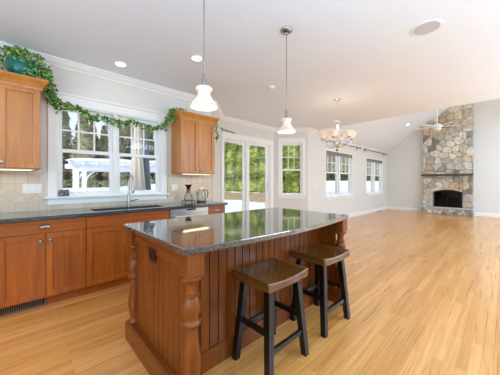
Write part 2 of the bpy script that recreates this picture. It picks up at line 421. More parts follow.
# bay
BA = (2.60, YW); BB = (3.275, YB); BC = (5.09, YB); BD = (5.765, YW)
L1 = math.hypot(BB[0]-BA[0], BB[1]-BA[1]); L3 = L1
wall_holes('wall_bay_left', (BA[0], BA[1], 0), R(45), L1, CZ, [])
SL = (3.345, 4.955, 0, 2.275)
wall_holes('wall_bay_middle', (BB[0], BB[1], 0), 0, BC[0]-BB[0], CZ, [(SL[0]-BB[0], SL[1]-BB[0], SL[2], SL[3])])
BW = (.205, .80, .89, 2.33)
wall_holes('wall_bay_right', (BC[0], BC[1], 0), R(-45), L3, CZ, [BW])
F1 = (6.73, 8.62, .79, 2.25); F2 = (9.86, 11.72, .77, 2.22)
wall_holes('wall_left', (BD[0], YW, 0), 0, XF-BD[0]+.2, EZ+.02, [(f[0]-BD[0], f[1]-BD[0], f[2], f[3]) for f in (F1, F2)], label='warm white wall with two shaded double windows')
struct('wall_left_top', MB().box(BD[0], XV, YW, YW+WT, EZ+.02, CZ), m_wall)
# far wall (gable end)
fw = MB().extr([(XF, YW+.05, 0), (XF, YR-.05, 0), (XF, YR-.05, vz(YR)), (XF, YRIDGE, vz(YRIDGE)+.05), (XF, YW+.05, vz(YW))], (.16, 0, 0))
struct('wall_far', fw, m_wall, 'tall warm white gable wall behind the stone chimney', 'wall')
# walls behind the camera; their unseen window openings are added to admit light
wall_holes('wall_right', (XF, YR, 0), PI, XF-XL, CZ, [(XF-11.2, XF-7.6, .6, 2.65), (XF-6.2, XF-3.8, .75, 2.35), (XF-2.8, XF-.4, .75, 2.35)])
wall_holes('wall_back', (XL, YR, 0), R(90), YW-YR, CZ, [(3.5, 6.7, .5, 2.4)])

# crown moulding (profile swept) and baseboards
def sweep(name, path, prof, mat=m_trim, **kw):
    """path of (x,y) with room on the right-hand side; prof list (inward offset, z)"""
    mb = MB(); n = len(path); P2 = [Vector(p) for p in path]; rows = []
    for i, p in enumerate(P2):
        dirs = []
        if i > 0: dirs.append((p-P2[i-1]).normalized())
        if i < n-1: dirs.append((P2[i+1]-p).normalized())
        nr = [Vector((d.y, -d.x)) for d in dirs]; m_ = sum(nr, Vector((0, 0))).normalized(); k = 1/max(.3, m_.dot(nr[0]))
        rows.append([(p.x+m_.x*k*o, p.y+m_.y*k*o, z) for o, z in prof])
    q = len(prof); vs = [c for r_ in rows for c in r_]; fs = []
    for i in range(n-1):
        for j in range(q):
            j2 = (j+1) % q; fs.append((i*q+j, i*q+j2, (i+1)*q+j2, (i+1)*q+j))
    fs += [tuple(range(q)), tuple((n-1)*q+j for j in range(q))[::-1]]
    mb.add(vs, fs); return struct(name, mb, mat, **kw)
crown = [(0, CZ), (.085, CZ), (.085, CZ-.015), (.07, CZ-.022), (.055, CZ-.045), (.03, CZ-.065), (.016, CZ-.075), (.016, CZ-.09), (0, CZ-.09)]
sweep('trim_1', [(XL, YW), BA, BB, BC, BD, (XV-.01, YW)], crown)
bb = [(0, 0), (0, .13), (.008, .13), (.014, .115), (.014, 0)]
sweep('baseboard_bay_right', [(5.0, YB), BC, BD, (XF, YW), (XF, 2.36)], bb)
sweep('baseboard_far', [(XF, .79), (XF, YR)], bb)
sweep('baseboard_bay_left', [(2.47, YW), BA, (3.26, YB-.015)], bb)
# beige tile behind the counter
bs = MB().box(-1.0, .19, YW-.012, YW, .914, 1.385).box(.19, 1.71, YW-.012, YW, .914, 1.0).box(1.71, 2.56, YW-.012, YW, .914, 1.385)
struct('wall_backsplash', bs, m_tile, 'tumbled beige tile backsplash with a diamond band', 'backsplash')

# ------------------------------------------------------------------ windows
def sash(parent, x0, x1, z0, z1, y, cols=0, rows=0, st=.04, glass_m=None):
    mb = MB()
    mb.box(x0, x0+st, y, y+.035, z0, z1).box(x1-st, x1, y, y+.035, z0, z1)
    mb.box(x0+st, x1-st, y, y+.035, z0, z0+st).box(x0+st, x1-st, y, y+.035, z1-st, z1)
    s_ = build('window_sash', mb, m_trim, parent, local=True)
    gx0, gx1, gz0, gz1 = x0+st, x1-st, z0+st, z1-st
    mm = MB()
    for i in range(1, cols): c = gx0+(gx1-gx0)*i/cols; mm.box(c-.009, c+.009, y+.004, y+.03, gz0, gz1)
    for i in range(1, rows):
        c = gz0+(gz1-gz0)*i/rows
        for k in range(cols):
            a = gx0+(gx1-gx0)*k/cols+(.009 if k else 0); b = gx0+(gx1-gx0)*(k+1)/cols-(.009 if k < cols-1 else 0)
            mm.box(a, b, y+.004, y+.03, c-.009, c+.009)
    if cols: build('muntin_grid', mm, m_trim, s_, local=True)
    build('window_pane', MB().box(gx0-.01, gx1+.01, y+.015, y+.019, gz0-.01, gz1+.01), m_glass, s_, local=True)
def window(name, origin, rz, x0, x1, z0, z1, label, units=2, meet=.5, casing=.09, mull=.05, cols=3, rows=2, head=.11, stoolw=.03, depth=.045, shade=False, fr=.015):
    t = thing(name, label, 'window', origin, rz, kind='structure')
    j = MB().box(x0, x0+fr, 0, WT, z0, z1).box(x1-fr, x1, 0, WT, z0, z1).box(x0+fr, x1-fr, 0, WT, z1-fr, z1).box(x0+fr, x1-fr, 0, WT, z0, z0+fr)
    uw = (x1-x0-2*fr-(units-1)*mull)/units
    for i in range(1, units):
        c = x0+fr+i*uw+(i-1)*mull; j.box(c, c+mull, .02, WT, z0+fr, z1-fr)
    build('window_frame', j, m_trim, t, local=True)
    if casing:
        c = MB().box(x0-casing, x0, -.02, 0, z0, z1).box(x1, x1+casing, -.02, 0, z0, z1).box(x0-casing, x1+casing, -.02, 0, z1, z1+head)
        c.box(x0-casing-.015, x1+casing+.015, -.035, 0, z1+head, z1+head+.022)
        build('window_casing', c, m_trim, t, local=True, bevel=.004)
    s0 = MB().box(x0-casing-stoolw, x1+casing+stoolw, -.05, 0, z0-.025, z0).box(x0-casing, x1+casing, -.018, 0, z0-.025-.07, z0-.025)
    build('window_sill', s0, m_trim, t, local=True, bevel=.004)
    zm = z0+(z1-z0)*meet
    for i in range(units):
        a = x0+fr+i*(uw+mull); b = a+uw
        sash(t, a, b, zm-.02, z1-fr, depth+.04, cols, rows)
        sash(t, a, b, z0+fr, zm+.02, depth)
    return t
w = window('window_1', (0, YW, 0), 0, *W1, 'double white window over the kitchen sink, ivy across its head', meet=.505)
Lb = (BC[0], BC[1], 0)
window('window_2', Lb, R(-45), *BW, 'single white window in the angled bay wall right of glass doors', units=1, meet=.485, casing=.075, head=.12, fr=.01)
for nm, Fx, lb in (('window_3', F1, 'double white window behind the chandelier on the left wall'), ('window_4', F2, 'double white window nearest the fireplace corner')):
    window(nm, (0, YW, 0), 0, *Fx, lb, meet=.52, casing=.0, head=0, stoolw=.03, depth=.06, mull=.09, fr=.025)
for nm, o_, rz_, h in (('window_5', (XF, YR, 0), PI, (XF-11.2, XF-7.6, .6, 2.65)), ('window_6', (XF, YR, 0), PI, (XF-6.2, XF-3.8, .75, 2.35)), ('window_7', (XF, YR, 0), PI, (XF-2.8, XF-.4, .75, 2.35)), ('window_8', (XL, YR, 0), R(90), (3.5, 6.7, .5, 2.4))):
    window(nm, o_, rz_, *h, 'unseen white window added for light behind the camera', units=2)

# sliding glass door in the bay
t = thing('door_1', 'white sliding glass door with two tall panes in the breakfast bay', 'sliding door', (0, YB, 0), 0, kind='structure')
x0, x1, z0, z1 = SL
fr = MB().box(x0, x0+.03, 0, WT, 0, z1).box(x1-.03, x1, 0, WT, 0, z1).box(x0+.03, x1-.03, 0, WT, z1-.03, z1).box(x0+.03, x1-.03, 0, WT, 0, .03)
build('door_frame', fr, m_trim, t, local=True)
c = MB().box(BB[0]+.01, x0, -.02, 0, 0, z1).box(x1, x1+.1, -.02, 0, 0, z1).box(BB[0]+.01, x1+.1, -.02, 0, z1, z1+.1).box(BB[0]+.02, x1+.11, -.035, 0, z1+.1, z1+.12)
build('door_casing', c, m_trim, t, local=True, bevel=.004)
for k, (a, b, y) in enumerate(((x0+.03, 4.13, .09), (4.11, x1-.03, .04))):
    p = MB(); st = .095; sl = .03 if k == 0 else st
    p.box(a, a+sl, y, y+.04, .03, z1-.03).box(b-st, b, y, y+.04, .03, z1-.03).box(a+sl, b-st, y, y+.04, .03, .19).box(a+sl, b-st, y, y+.04, z1-.03-.05, z1-.03)
    pn = build('door_panel', p, m_trim, t, local=True, bevel=.003)
    build('door_pane', MB().box(a+sl-.01, b-st+.01, y+.018, y+.024, .18, z1-.07), m_glass, pn, local=True)
    if k: build('door_handle', MB().box(b-.06, b-.035, y-.035, y, 1.0, 1.25), m_plate, pn, local=True, bevel=.006)

# ------------------------------------------------------------------ base cabinets
YF = 3.115
def shaker(parent, name, x0, x1, z0, z1, yf, mat, rail=.058, t=.02, pmat=None):
    mb = MB()
    mb.box(x0, x0+rail, yf, yf+t, z0, z1).box(x1-rail, x1, yf, yf+t, z0, z1)
    mb.box(x0+rail, x1-rail, yf, yf+t, z0, z0+rail).box(x0+rail, x1-rail, yf, yf+t, z1-rail, z1)
    d = build(name, mb, mat, parent, bevel=.0025)
    build('door_panel', MB().box(x0+rail-.004, x1-rail+.004, yf+.013, yf+.018, z0+rail-.004, z1-rail+.004), pmat or mat, d)
    return d
def knob(parent, x, y, z):
    m = MB(); prof = [(.006, 0), (.006, .012), (.016, .017), (.018, .022), (.015, .028), (.0001, .031)]
    seg = 14; vs = []; n = len(prof); fs = []
    for k in range(seg):
        a = 2*PI*k/seg
        for r, d in prof: vs.append((x+r*math.cos(a), y-d, z+r*math.sin(a)))
    for k in range(seg):
        k2 = (k+1) % seg
        for i in range(n-1): fs.append((k*n+i, k2*n+i, k2*n+i+1, k*n+i+1))
    m.add(vs, fs); return build('knob', m, m_nickel, parent, smooth=True)
def cup_pull(parent, x, y, z, w_=.105):
    m = MB(); n = 10; vs = []; fs = []   # half-dome hood
    rows = 6
    for i in range(rows+1):
        ph = (PI/2)*i/rows
        for k in range(n+1):
            a = PI*k/n
            vs.append((x+math.cos(a)*w_/2*math.cos(ph*.9), y-.026*math.sin(ph)*1.0-.001, z-.012+.03*math.sin(a)*math.cos(ph*.9)))
    for i in range(rows):
        for k in range(n): fs.append((i*(n+1)+k, i*(n+1)+k+1, (i+1)*(n+1)+k+1, (i+1)*(n+1)+k))
    m.add(vs, fs); o = build('cup_pull', m, m_nickel, parent, smooth='all', thick=.002)
    return o
def base_unit(x0, x1, label, doors, drawers, drawer_pull=True, toe=True, knobs=True):
    t = thing('base_cabinet', label, 'cabinet', ((x0+x1)/2, (YF+YW)/2, 0))
    b = MB().box(x0+.001, x1-.001, YF+.085, YW-.012, 0, .10)
    if 'sink' in label: b.box(x0+.001, x1-.001, YF+.022, YW-.012, .10, .68).box(x0+.001, x0+.08, YF+.022, YW-.012, .68, .876).box(x1-.02, x1-.001, YF+.022, YW-.012, .68, .876).box(x0+.08, x1-.02, YF+.022, YF+.06, .68, .876)
    else: b.box(x0+.001, x1-.001, YF+.022, YW-.012, .10, .876)
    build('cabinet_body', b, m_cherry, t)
    nd = drawers
    wd = (x1-x0)/nd
    for i in range(nd):
        d = build('drawer', MB().box(x0+i*wd+.002, x0+(i+1)*wd-.002, YF, YF+.02, .748, .872), m_cherry_x, t, bevel=.003)
        if drawer_pull: cup_pull(d, x0+(i+.5)*wd, YF, .812)
    w_ = (x1-x0)/doors
    for i in range(doors):
        a, b = x0+i*w_+.002, x0+(i+1)*w_-.002
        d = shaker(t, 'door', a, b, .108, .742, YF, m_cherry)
        right = (i % 2 == 0 and doors > 1)
        if knobs: knob(d, (b-.034) if right else (a+.034), YF, .672)
    return t
base_unit(-.87, -.174, 'cherry base cabinet at the left end of the counter', 2, 1)
base_unit(-.172, .502, 'cherry base cabinet with cup pull drawer over two knobbed doors', 2, 1)
base_unit(.504, 1.448, 'cherry sink base cabinet under the kitchen window', 2, 1, False)
base_unit(2.066, 2.39, 'narrow cherry cabinet right of the dishwasher by the bay', 1, 1)
# dishwasher
t = thing('dishwasher', 'stainless steel dishwasher under the counter behind the island', 'dishwasher', (1.757, 3.43, 0))
build('dishwasher_body', MB().box(1.452, 2.062, YF+.02, YW-.02, .08, .872).box(1.46, 2.05, YF+.08, YW-.05, 0, .08), m_darkplate, t)
d = build('dishwasher_door', MB().box(1.455, 2.059, YF-.01, YF+.02, .11, .80), m_steel, t, bevel=.004)
build('handle', MB().tube([(1.52, YF-.04, .765), (2.0, YF-.04, .765)], .011).box(1.53, 1.55, YF-.04, YF-.01, .757, .773).box(1.96, 1.98, YF-.04, YF-.01, .757, .773), m_steel, d, smooth=True)
build('control_panel', MB().box(1.455, 2.059, YF-.012, YF+.02, .803, .870), m_steel, t, bevel=.003)
build('control_window', MB().box(1.70, 1.84, YF-.014, YF-.012, .842, .866), m_darkplate, t)
# countertop with sink cut-out
SX0, SX1, SY0, SY1 = .60, 1.42, 3.19, 3.50
ct = MB()
cy0 = YF-.03
for a, b, c_, d_ in ((-.9, SX0, cy0, YW-.012), (SX1, 2.42, cy0, YW-.012), (SX0, SX1, cy0, SY0), (SX0, SX1, SY1, YW-.012)):
    ct.box(a, b, c_, d_, .877, .914)
tagged(build('countertop', ct, m_granite), 'black granite countertop along the kitchen wall', 'countertop')
sk = MB().box(SX0+.0, SX1, SY0, SY1, .70, .71).box(SX0-.006, SX0, SY0, SY1, .70, .876).box(SX1, SX1+.006, SY0, SY1, .70, .876)
sk.box(SX0-.006, SX1+.006, SY0-.006, SY0, .70, .876).box(SX0-.006, SX1+.006, SY1, SY1+.006, .70, .876)
t = thing('sink', 'dark undermount sink set in black granite below the window', 'sink', (1.01, 3.35, .70))
build('basin', sk, m_sinkm, t); build('drain', MB().lathe([(.0001, .014), (.03, .014), (.04, .011)], (1.01, 3.35, .70), 20), m_nickel, t, smooth=True)
# faucet
fx, fy = 1.075, 3.585
t = thing('kitchen_faucet', 'brushed nickel gooseneck pull down faucet behind the sink', 'faucet', (fx, fy, .914))
build('faucet_body', MB().lathe([(.028, 0), (.028, .006), (.021, .012), (.019, .12), (.017, .16), (.013, .17)], (fx, fy, .914), 20), m_nickel, t, smooth=True)
neck = [(fx, fy, 1.07), (fx, fy, 1.22)] + [(fx, y, z) for (_, y, z) in arc((fx, fy-.085, 1.255), .085, 0, 180, 12, 'yz')] + [(fx, fy-.17, 1.22)]
build('faucet_neck', MB().tube(neck, .011, 12), m_nickel, t, smooth=True)
build('spray_head', MB().lathe([(.012, .13), (.014, .12), (.016, .07), (.018, .01), (.016, 0), (.0001, 0)], (fx, fy-.17, 1.10), 16), m_nickel, t, smooth=True)
build('faucet_handle', MB().tube([(fx+.015, fy, .985), (fx+.045, fy, .99)], .012, 10).tube([(fx+.045, fy, .99), (fx+.12, fy-.02, 1.005)], [.009, .005], 10), m_nickel, t, smooth=True)
# toe kick vent grille
t = thing('toe_kick_vent', 'brown louvred vent grille in the cabinet toe kick', 'vent', (0, YF+.08, .01))
vx0, vx1 = -.36, .175
v = MB().box(vx0, vx1, YF+.072, YF+.084, .012, .022).box(vx0, vx1, YF+.072, YF+.084, .088, .098).box(vx1-.012, vx1, YF+.072, YF+.084, .022, .088).box(vx0, vx0+.012, YF+.072, YF+.084, .022, .088)
build('grille_frame', v, m_brown_vent, t)
build('grille_back', MB().box(vx0+.01, vx1-.01, YF+.0815, YF+.0845, .02, .09), m_darkmet, t)
v = MB(); x = vx0+.02
while x < vx1-.02:
    v.box(x, x+.006, YF+.074, YF+.081, .022, .088); x += .0155
build('louvres', v, m_brown_vent, t)

# ------------------------------------------------------------------ upper cabinets
YU = 3.425
def upper_unit(x0, x1, label, ncol=2, crown_l=True, crown_r=True):
    z0, z1 = 1.388, 2.245
    t = thing('upper_cabinet', label, 'cabinet', ((x0+x1)/2, (YU+YW)/2, z0))
    build('cabinet_body', MB().box(x0, x1, YU+.021, YW-.001, z0, z1), m_upper, t, bevel=.002)
    w_ = (x1-x0)/ncol
    for i in range(ncol):
        a, b = x0+i*w_+.002, x0+(i+1)*w_-.002
        d = shaker(t, 'door', a, b, z0+.004, z1-.004, YU, m_upper, rail=.06)
        knob(d, (b-.03) if i == 0 else (a+.03), YU, z0+.06)
    pf = [(0, z1-.02), (.012, z1-.02), (.016, z1+.0), (.03, z1+.03), (.055, z1+.065), (.062, z1+.075), (.062, z1+.092), (0, z1+.092)]
    # crown swept round front and both sides
    path = [(x0, YW-.002), (x0, YU), (x1, YU), (x1, YW-.002)]
    n = 4; P2 = [Vector(p) for p in path]; rows = []
    for i, p in enumerate(P2):
        ds = ([(p-P2[i-1]).normalized()] if i else []) + ([(P2[i+1]-p).normalized()] if i < n-1 else [])
        nr = [Vector((d.y, -d.x)) for d in ds]; m_ = sum(nr, Vector((0, 0))).normalized(); k = 1/m_.dot(nr[0])
        rows.append([(p.x+m_.x*k*o, p.y+m_.y*k*o, z) for o, z in pf])
    q = len(pf); fs = []
    for i in range(n-1):
        for j in range(q): j2 = (j+1) % q; fs.append((i*q+j, i*q+j2, (i+1)*q+j2, (i+1)*q+j))
    fs += [tuple(range(q)), tuple((n-1)*q+j for j in range(q))[::-1]]
    build('crown_moulding', MB().add([c for r_ in rows for c in r_], fs), m_upper, t)
    build('top_panel', MB().box(x0-.055, x1+.055, YU-.055, YW-.003, z1+.080, z1+.088), m_upper, t)
    return t
upper_unit(-.51, .143, 'cherry upper cabinet left of window with ivy pot on top')
upper_unit(1.776, 2.405, 'cherry upper cabinet with two doors right of the window')
for x0, x1, lb in ((-.45, .09, 'slim lit light strip under the left upper cabinet'), (1.83, 2.35, 'slim lit light strip under the right upper cabinet')):
    t = thing('under_cabinet_light', lb, 'light', ((x0+x1)/2, 3.50, 1.388), group='under cabinet light strips')
    build('housing', MB().box(x0, x1, 3.47, 3.53, 1.374, 1.387), m_plate, t)
    build('diffuser', MB().box(x0+.02, x1-.02, 3.478, 3.522, 1.369, 1.374), m_strip, t)
    area('under_cabinet_lamp', ((x0+x1)/2, 3.50, 1.362), (0, 0, 0), x1-x0-.06, .04, .5, (1, .74, .42))

# ------------------------------------------------------------------ island
IX0, IX1, IY0, IY1 = .583, 2.41, 1.085, 2.086
n = 24; front = [(IX0+(IX1-IX0)*i/n, IY0+.006-.075*math.sin(PI*i/n)) for i in range(n+1)]
pts = front + [(IX1, IY1), (IX0, IY1)]
tagged(build('island_countertop', MB().prism(pts, .878, .914), m_granite, bevel=.005), 'speckled black granite island top with bowed seating edge', 'countertop')
t = thing('kitchen_island', 'cherry beadboard kitchen island with turned corner posts', 'island', (1.5, 1.55, 0))
BX0, BX1, BYF, BYB = .645, 2.355, 1.36, 2.03
PY = 1.15; PXa, PXb = .657, 2.353
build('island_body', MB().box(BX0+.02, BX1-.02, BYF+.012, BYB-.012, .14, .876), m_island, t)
def beads(mb, axis, a, b, c, t_, z0, z1, wd=.075):
    nn = max(1, round((b-a)/wd)); wd = (b-a)/nn
    for i in range(nn):
        p, q = a+i*wd+.003, a+(i+1)*wd-.003
        if axis == 'y': mb.box(c, c+t_, p, q, z0, z1)
        else: mb.box(p, q, c, c+t_, z0, z1)
    return mb
PZ = .876
e = MB(); beads(e, 'y', 1.20, BYB-.03, BX0+.004, .014, .14, .77)
build('end_panel', e, m_island, t, bevel=.003)
e = MB(); beads(e, 'y', 1.20, BYB-.03, BX1-.018, .014, .14, .77)
build('end_panel', e, m_island, t, bevel=.003)
build('end_backing', MB().box(BX0+.018, BX0+.045, 1.19, BYF+.02, .14, PZ), m_island, t)
build('end_backing', MB().box(BX1-.045, BX1-.018, 1.19, BYF+.02, .14, PZ), m_island, t)
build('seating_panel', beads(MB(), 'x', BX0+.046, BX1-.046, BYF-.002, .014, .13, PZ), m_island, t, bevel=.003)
build('end_rail', MB().box(BX0-.003, BX0+.018, 1.19, BYB-.02, .765, PZ), m_island_y, t, bevel=.003)
build('end_rail', MB().box(BX1-.018, BX1+.003, 1.19, BYB-.02, .765, PZ), m_island_y, t, bevel=.003)
bz = MB()
def bboard(mb, x0, x1, y0, y1): mb.box(x0, x1, y0, y1, 0, .13); return mb
for (x0, x1, y0, y1) in ((.598, .66, 1.095, 2.085), (2.35, 2.41, 1.095, 2.085)):
    b_ = MB().extr([(x0, y0, 0), (x1, y0, 0), (x1, y0, .125), (x1-.012 if x0 > 1 else x1, y0, .14), (x0+.014 if x0 < 1 else x0, y0, .14), (x0, y0, .125)], (0, y1-y0, 0))
    build('base_moulding', b_, m_island_y, t)
build('base_moulding', MB().box(.66, 2.35, BYF-.014, BYF+.02, 0, .135), m_island, t, bevel=.004)
build('base_moulding', MB().box(.66, 2.35, BYB-.02, BYB+.01, 0, .135), m_island, t, bevel=.004)
postp = [(.048, 0), (.05, .012), (.04, .022), (.034, .035), (.046, .085), (.051, .14), (.049, .19), (.040, .26), (.031, .32), (.029, .335), (.045, .345), (.053, .355), (.053, .365), (.043, .375),
         (.040, .385), (.050, .42), (.051, .45), (.045, .48), (.036, .498), (.045, .503), (.045, .512), (.034, .518), (.030, .55), (.038, .58), (.054, .592), (.056, .600), (.052, .610)]
def post(x, y):
    m = MB().lathe(postp, (x, y, .14), 28); p = build('turned_post', m, m_island, t, smooth=True)
    build('post_block', MB().box(x-.05, x+.05, y-.05, y+.05, .75, PZ), m_island, p, bevel=.004)
for x in (PXa, PXb):
    for y in (PY, 2.03): post(x, y)
o = thing('outlet', 'dark outlet plate on the island end under the granite', 'outlet', (BX0-.003, 1.64, .70))
build('cover_plate', MB().box(BX0-.010, BX0-.0035, 1.585, 1.695, .712, .80), m_darkplate, o, bevel=.002)
build('receptacle', MB().box(BX0-.012, BX0-.010, 1.60, 1.632, .735, .778).box(BX0-.012, BX0-.010, 1.648, 1.68, .735, .778), m_darkmet, o)

# ------------------------------------------------------------------ stools
def saddle_seat(wx, wy, th, z):
    nx, ny = 18, 10; vs = []; fs = []
    for s_ in (1, 0):
        for i in range(nx+1):
            for j in range(ny+1):
                u = -1+2*i/nx; w_ = -1+2*j/ny
                dip = .018*(u*u-1) if s_ else .008*(u*u-1)
                vs.append((u*wx/2, w_*wy/2, z + (dip if s_ else -th+dip)))
    q = (nx+1)*(ny+1); I = lambda s_, i, j: s_*q+i*(ny+1)+j
    for i in range(nx):
        for j in range(ny):
            fs.append((I(0, i, j), I(0, i+1, j), I(0, i+1, j+1), I(0, i, j+1))); fs.append((I(1, i, j), I(1, i, j+1), I(1, i+1, j+1), I(1, i+1, j)))
    for i in range(nx): fs += [(I(0, i, 0), I(1, i, 0), I(1, i+1, 0), I(0, i+1, 0)), (I(0, i, ny), I(0, i+1, ny), I(1, i+1, ny), I(1, i, ny))]
    for j in range(ny): fs += [(I(0, 0, j), I(0, 0, j+1), I(1, 0, j+1), I(1, 0, j)), (I(0, nx, j), I(1, nx, j), I(1, nx, j+1), I(0, nx, j+1))]
    return MB().add(vs, fs)
SH = .63
def leg_at(sx, sy, z):   # centre of the leg at height z
    k = z/(SH-.05); return (sx*(.195*(1-k)+.145*k), sy*(.158*(1-k)+.112*k))
def make_stool(label):
    t = thing('bar_stool', label, 'stool', (0, 0, 0), 0, group='saddle stools at the island')
    build('seat', saddle_seat(.425, .35, .062, SH), m_seat, t, local=True, smooth=True, bevel=.008)
    for sx in (-1, 1):
        for sy in (-1, 1):
            h = .0215; b, tp = leg_at(sx, sy, 0), leg_at(sx, sy, SH-.058)
            q = [(-h, -h), (h, -h), (h, h), (-h, h)]; k = 1.15
            build('leg', MB().hexa([(b[0]+a, b[1]+c, 0) for a, c in q], [(tp[0]+a*k, tp[1]+c*k, SH-.055) for a, c in q]), m_black, t, local=True, bevel=.002)
    def bar(p0, p1, hh=.017, ht=.010):
        p0, p1 = Vector(p0), Vector(p1); d = (p1-p0).normalized(); s_ = Vector((-d.y, d.x, 0))*ht; u = Vector((0, 0, hh))
        build('stretcher', MB().hexa([p0-s_-u, p1-s_-u, p1+s_-u, p0+s_-u], [p0-s_+u, p1-s_+u, p1+s_+u, p0+s_+u]), m_black, t, local=True)
    for sy, z in ((-1, .175), (1, .22)):
        a, b = leg_at(-1, sy, z), leg_at(1, sy, z); bar((a[0], a[1], z), (b[0], b[1], z))
    for sx in (-1, 1):
        z = .285; a, b = leg_at(sx, -1, z), leg_at(sx, 1, z); bar((a[0], a[1], z), (b[0], b[1], z))
    return t
st = make_stool('brown saddle seat stool with black legs, nearest the camera')
st.location = (1.295, 1.152, 0)
def copy_tree(o, parent=None):
    c = o.copy(); COL.objects.link(c)
    if parent: c.parent = parent
    for ch in [x for x in bpy.data.objects if x.parent == o]: copy_tree(ch, c)
    return c
s2 = copy_tree(st); s2.location = (1.975, 1.156, 0); s2.rotation_euler = (0, 0, R(-1.5))
s2['label'] = 'brown saddle seat stool with black legs, farther one near the right island post'

# ------------------------------------------------------------------ pendants
def pendant(x, y, label):
    t = thing('pendant_light', label, 'pendant light', (x, y, CZ), group='glass pendants over the island')
    zb = 1.737
    build('ceiling_canopy', MB().lathe([(.0001, -.045), (.012, -.045), (.016, -.034), (.034, -.030), (.055, -.015), (.060, -.004), (.060, 0)], (x, y, CZ), 28), m_nickel, t, smooth=True)
    build('rod', MB().tube([(x, y, CZ-.04), (x, y, zb+.21)], .005, 10), m_nickel, t, smooth=True)
    build('socket', MB().lathe([(.007, .225), (.010, .215), (.010, .195), (.014, .19), (.016, .15), (.022, .135), (.022, .128), (.0001, .128)], (x, y, zb), 20), m_nickel, t, smooth=True)
    prof = [(.022, .131), (.046, .131), (.056, .122), (.054, .112), (.042, .098), (.040, .088), (.046, .07), (.062, .045), (.080, .024), (.090, .010), (.091, .004), (.086, .0)]
    build('lamp_shade', MB().lathe(prof, (x, y, zb), 48, rip=.02, nr=8, cap=False), m_alab, t, smooth='all', thick=.003)
    build('bulb', MB().ball((x, y, zb+.035), .026, 16, 1.1), m_bulb, t, smooth='all')
    l = bpy.data.lights.new('pendant_lamp', 'POINT'); l.energy = 1.2; l.color = (1, .84, .62); l.shadow_soft_size = .03
    lo = bpy.data.objects.new('pendant_lamp', l); lo.location = (x, y, zb-.02); COL.objects.link(lo)
pendant(.866, 1.355, 'glass bell pendant light nearest the camera over the island')
pendant(1.885, 1.473, 'glass bell pendant light over the far end of the island')

# ------------------------------------------------------------------ chandelier
cx, cy = 4.137, 2.087
t = thing('chandelier', 'nickel chandelier with six alabaster glass shades', 'chandelier', (cx, cy, CZ))
build('ceiling_canopy', MB().lathe([(.0001, -.03), (.015, -.03), (.05, -.018), (.062, -.004), (.062, 0)], (cx, cy, CZ), 24), m_polish, t, smooth=True)
ch = MB(); z = CZ-.03; k = 0
while z > 2.40:
    pr = [(cx+(.007*math.cos(a) if k % 2 else 0), cy+(0 if k % 2 else .007*math.cos(a)), z-.018+.018*math.sin(a)) for a in [2*PI*i/10 for i in range(11)]]
    ch.tube(pr, .0022, 5, False); z -= .028; k += 1
build('chain', ch, m_polish, t, smooth='all')
build('centre_column', MB().lathe([(.0001, 2.40), (.012, 2.395), (.012, 2.36), (.02, 2.35), (.012, 2.34), (.014, 2.31), (.030, 2.30), (.032, 2.20), (.018, 2.18), (.012, 2.12), (.010, 1.98), (.018, 1.96), (.05, 1.93), (.055, 1.90), (.035, 1.875), (.012, 1.86), (.014, 1.845), (.0001, 1.825)], (cx, cy, 0), 24), m_polish, t, smooth=True)
build('finial', MB().lathe([(.0001, 0), (.016, .006), (.02, .02), (.012, .035), (.0001, .04)], (cx, cy, 1.805), 16), m_bronze, t, smooth=True)
def spline(P, n=8):
    P = [Vector(p) for p in P]; P = [P[0]*2-P[1]]+P+[P[-1]*2-P[-2]]; out = []
    for i in range(1, len(P)-2):
        for k in range(n):
            u = k/n; a, b, c_, d_ = P[i-1:i+3]
            out.append(.5*((2*b)+(c_-a)*u+(2*a-5*b+4*c_-d_)*u*u+(3*b-a-3*c_+d_)*u**3))
    out.append(P[-2]); return out
for k in range(6):
    a = R(60*k+14); D = lambda r, z: (cx+r*math.cos(a), cy+r*math.sin(a), z)
    arm = build('arm', MB().tube(spline([D(.03, 1.91), D(.10, 1.875), D(.19, 1.90), D(.25, 1.97), D(.255, 2.02)]), .0075, 8)
                .tube(spline([D(.015, 2.18), D(.07, 2.14), D(.10, 2.05), D(.075, 1.97), D(.12, 1.92), D(.17, 1.93)]), .005, 6)
                .tube(spline([D(.012, 2.34), D(.045, 2.37), D(.06, 2.34), D(.045, 2.32)]), .004, 6), m_polish, t, smooth='all')
    c0 = D(.255, 0)
    build('candle_cup', MB().lathe([(.006, 2.0), (.020, 2.01), (.032, 2.022), (.030, 2.032), (.0001, 2.032)], c0, 18), m_polish, arm, smooth=True)
    build('lamp_shade', MB().lathe([(.026, 2.028), (.042, 2.04), (.060, 2.068), (.075, 2.098), (.092, 2.118), (.097, 2.124)], c0, 32, cap=False), m_alab2, arm, smooth='all', thick=.003)
    build('bulb', MB().ball((c0[0], c0[1], 2.075), .022, 12, 1.2), m_bulb, arm, smooth='all')
l = bpy.data.lights.new('chandelier_lamp', 'POINT'); l.energy = 2; l.color = (1, .9, .76); l.shadow_soft_size = .2
lo = bpy.data.objects.new('chandelier_lamp', l); lo.location = (cx, cy, 2.25); COL.objects.link(lo)

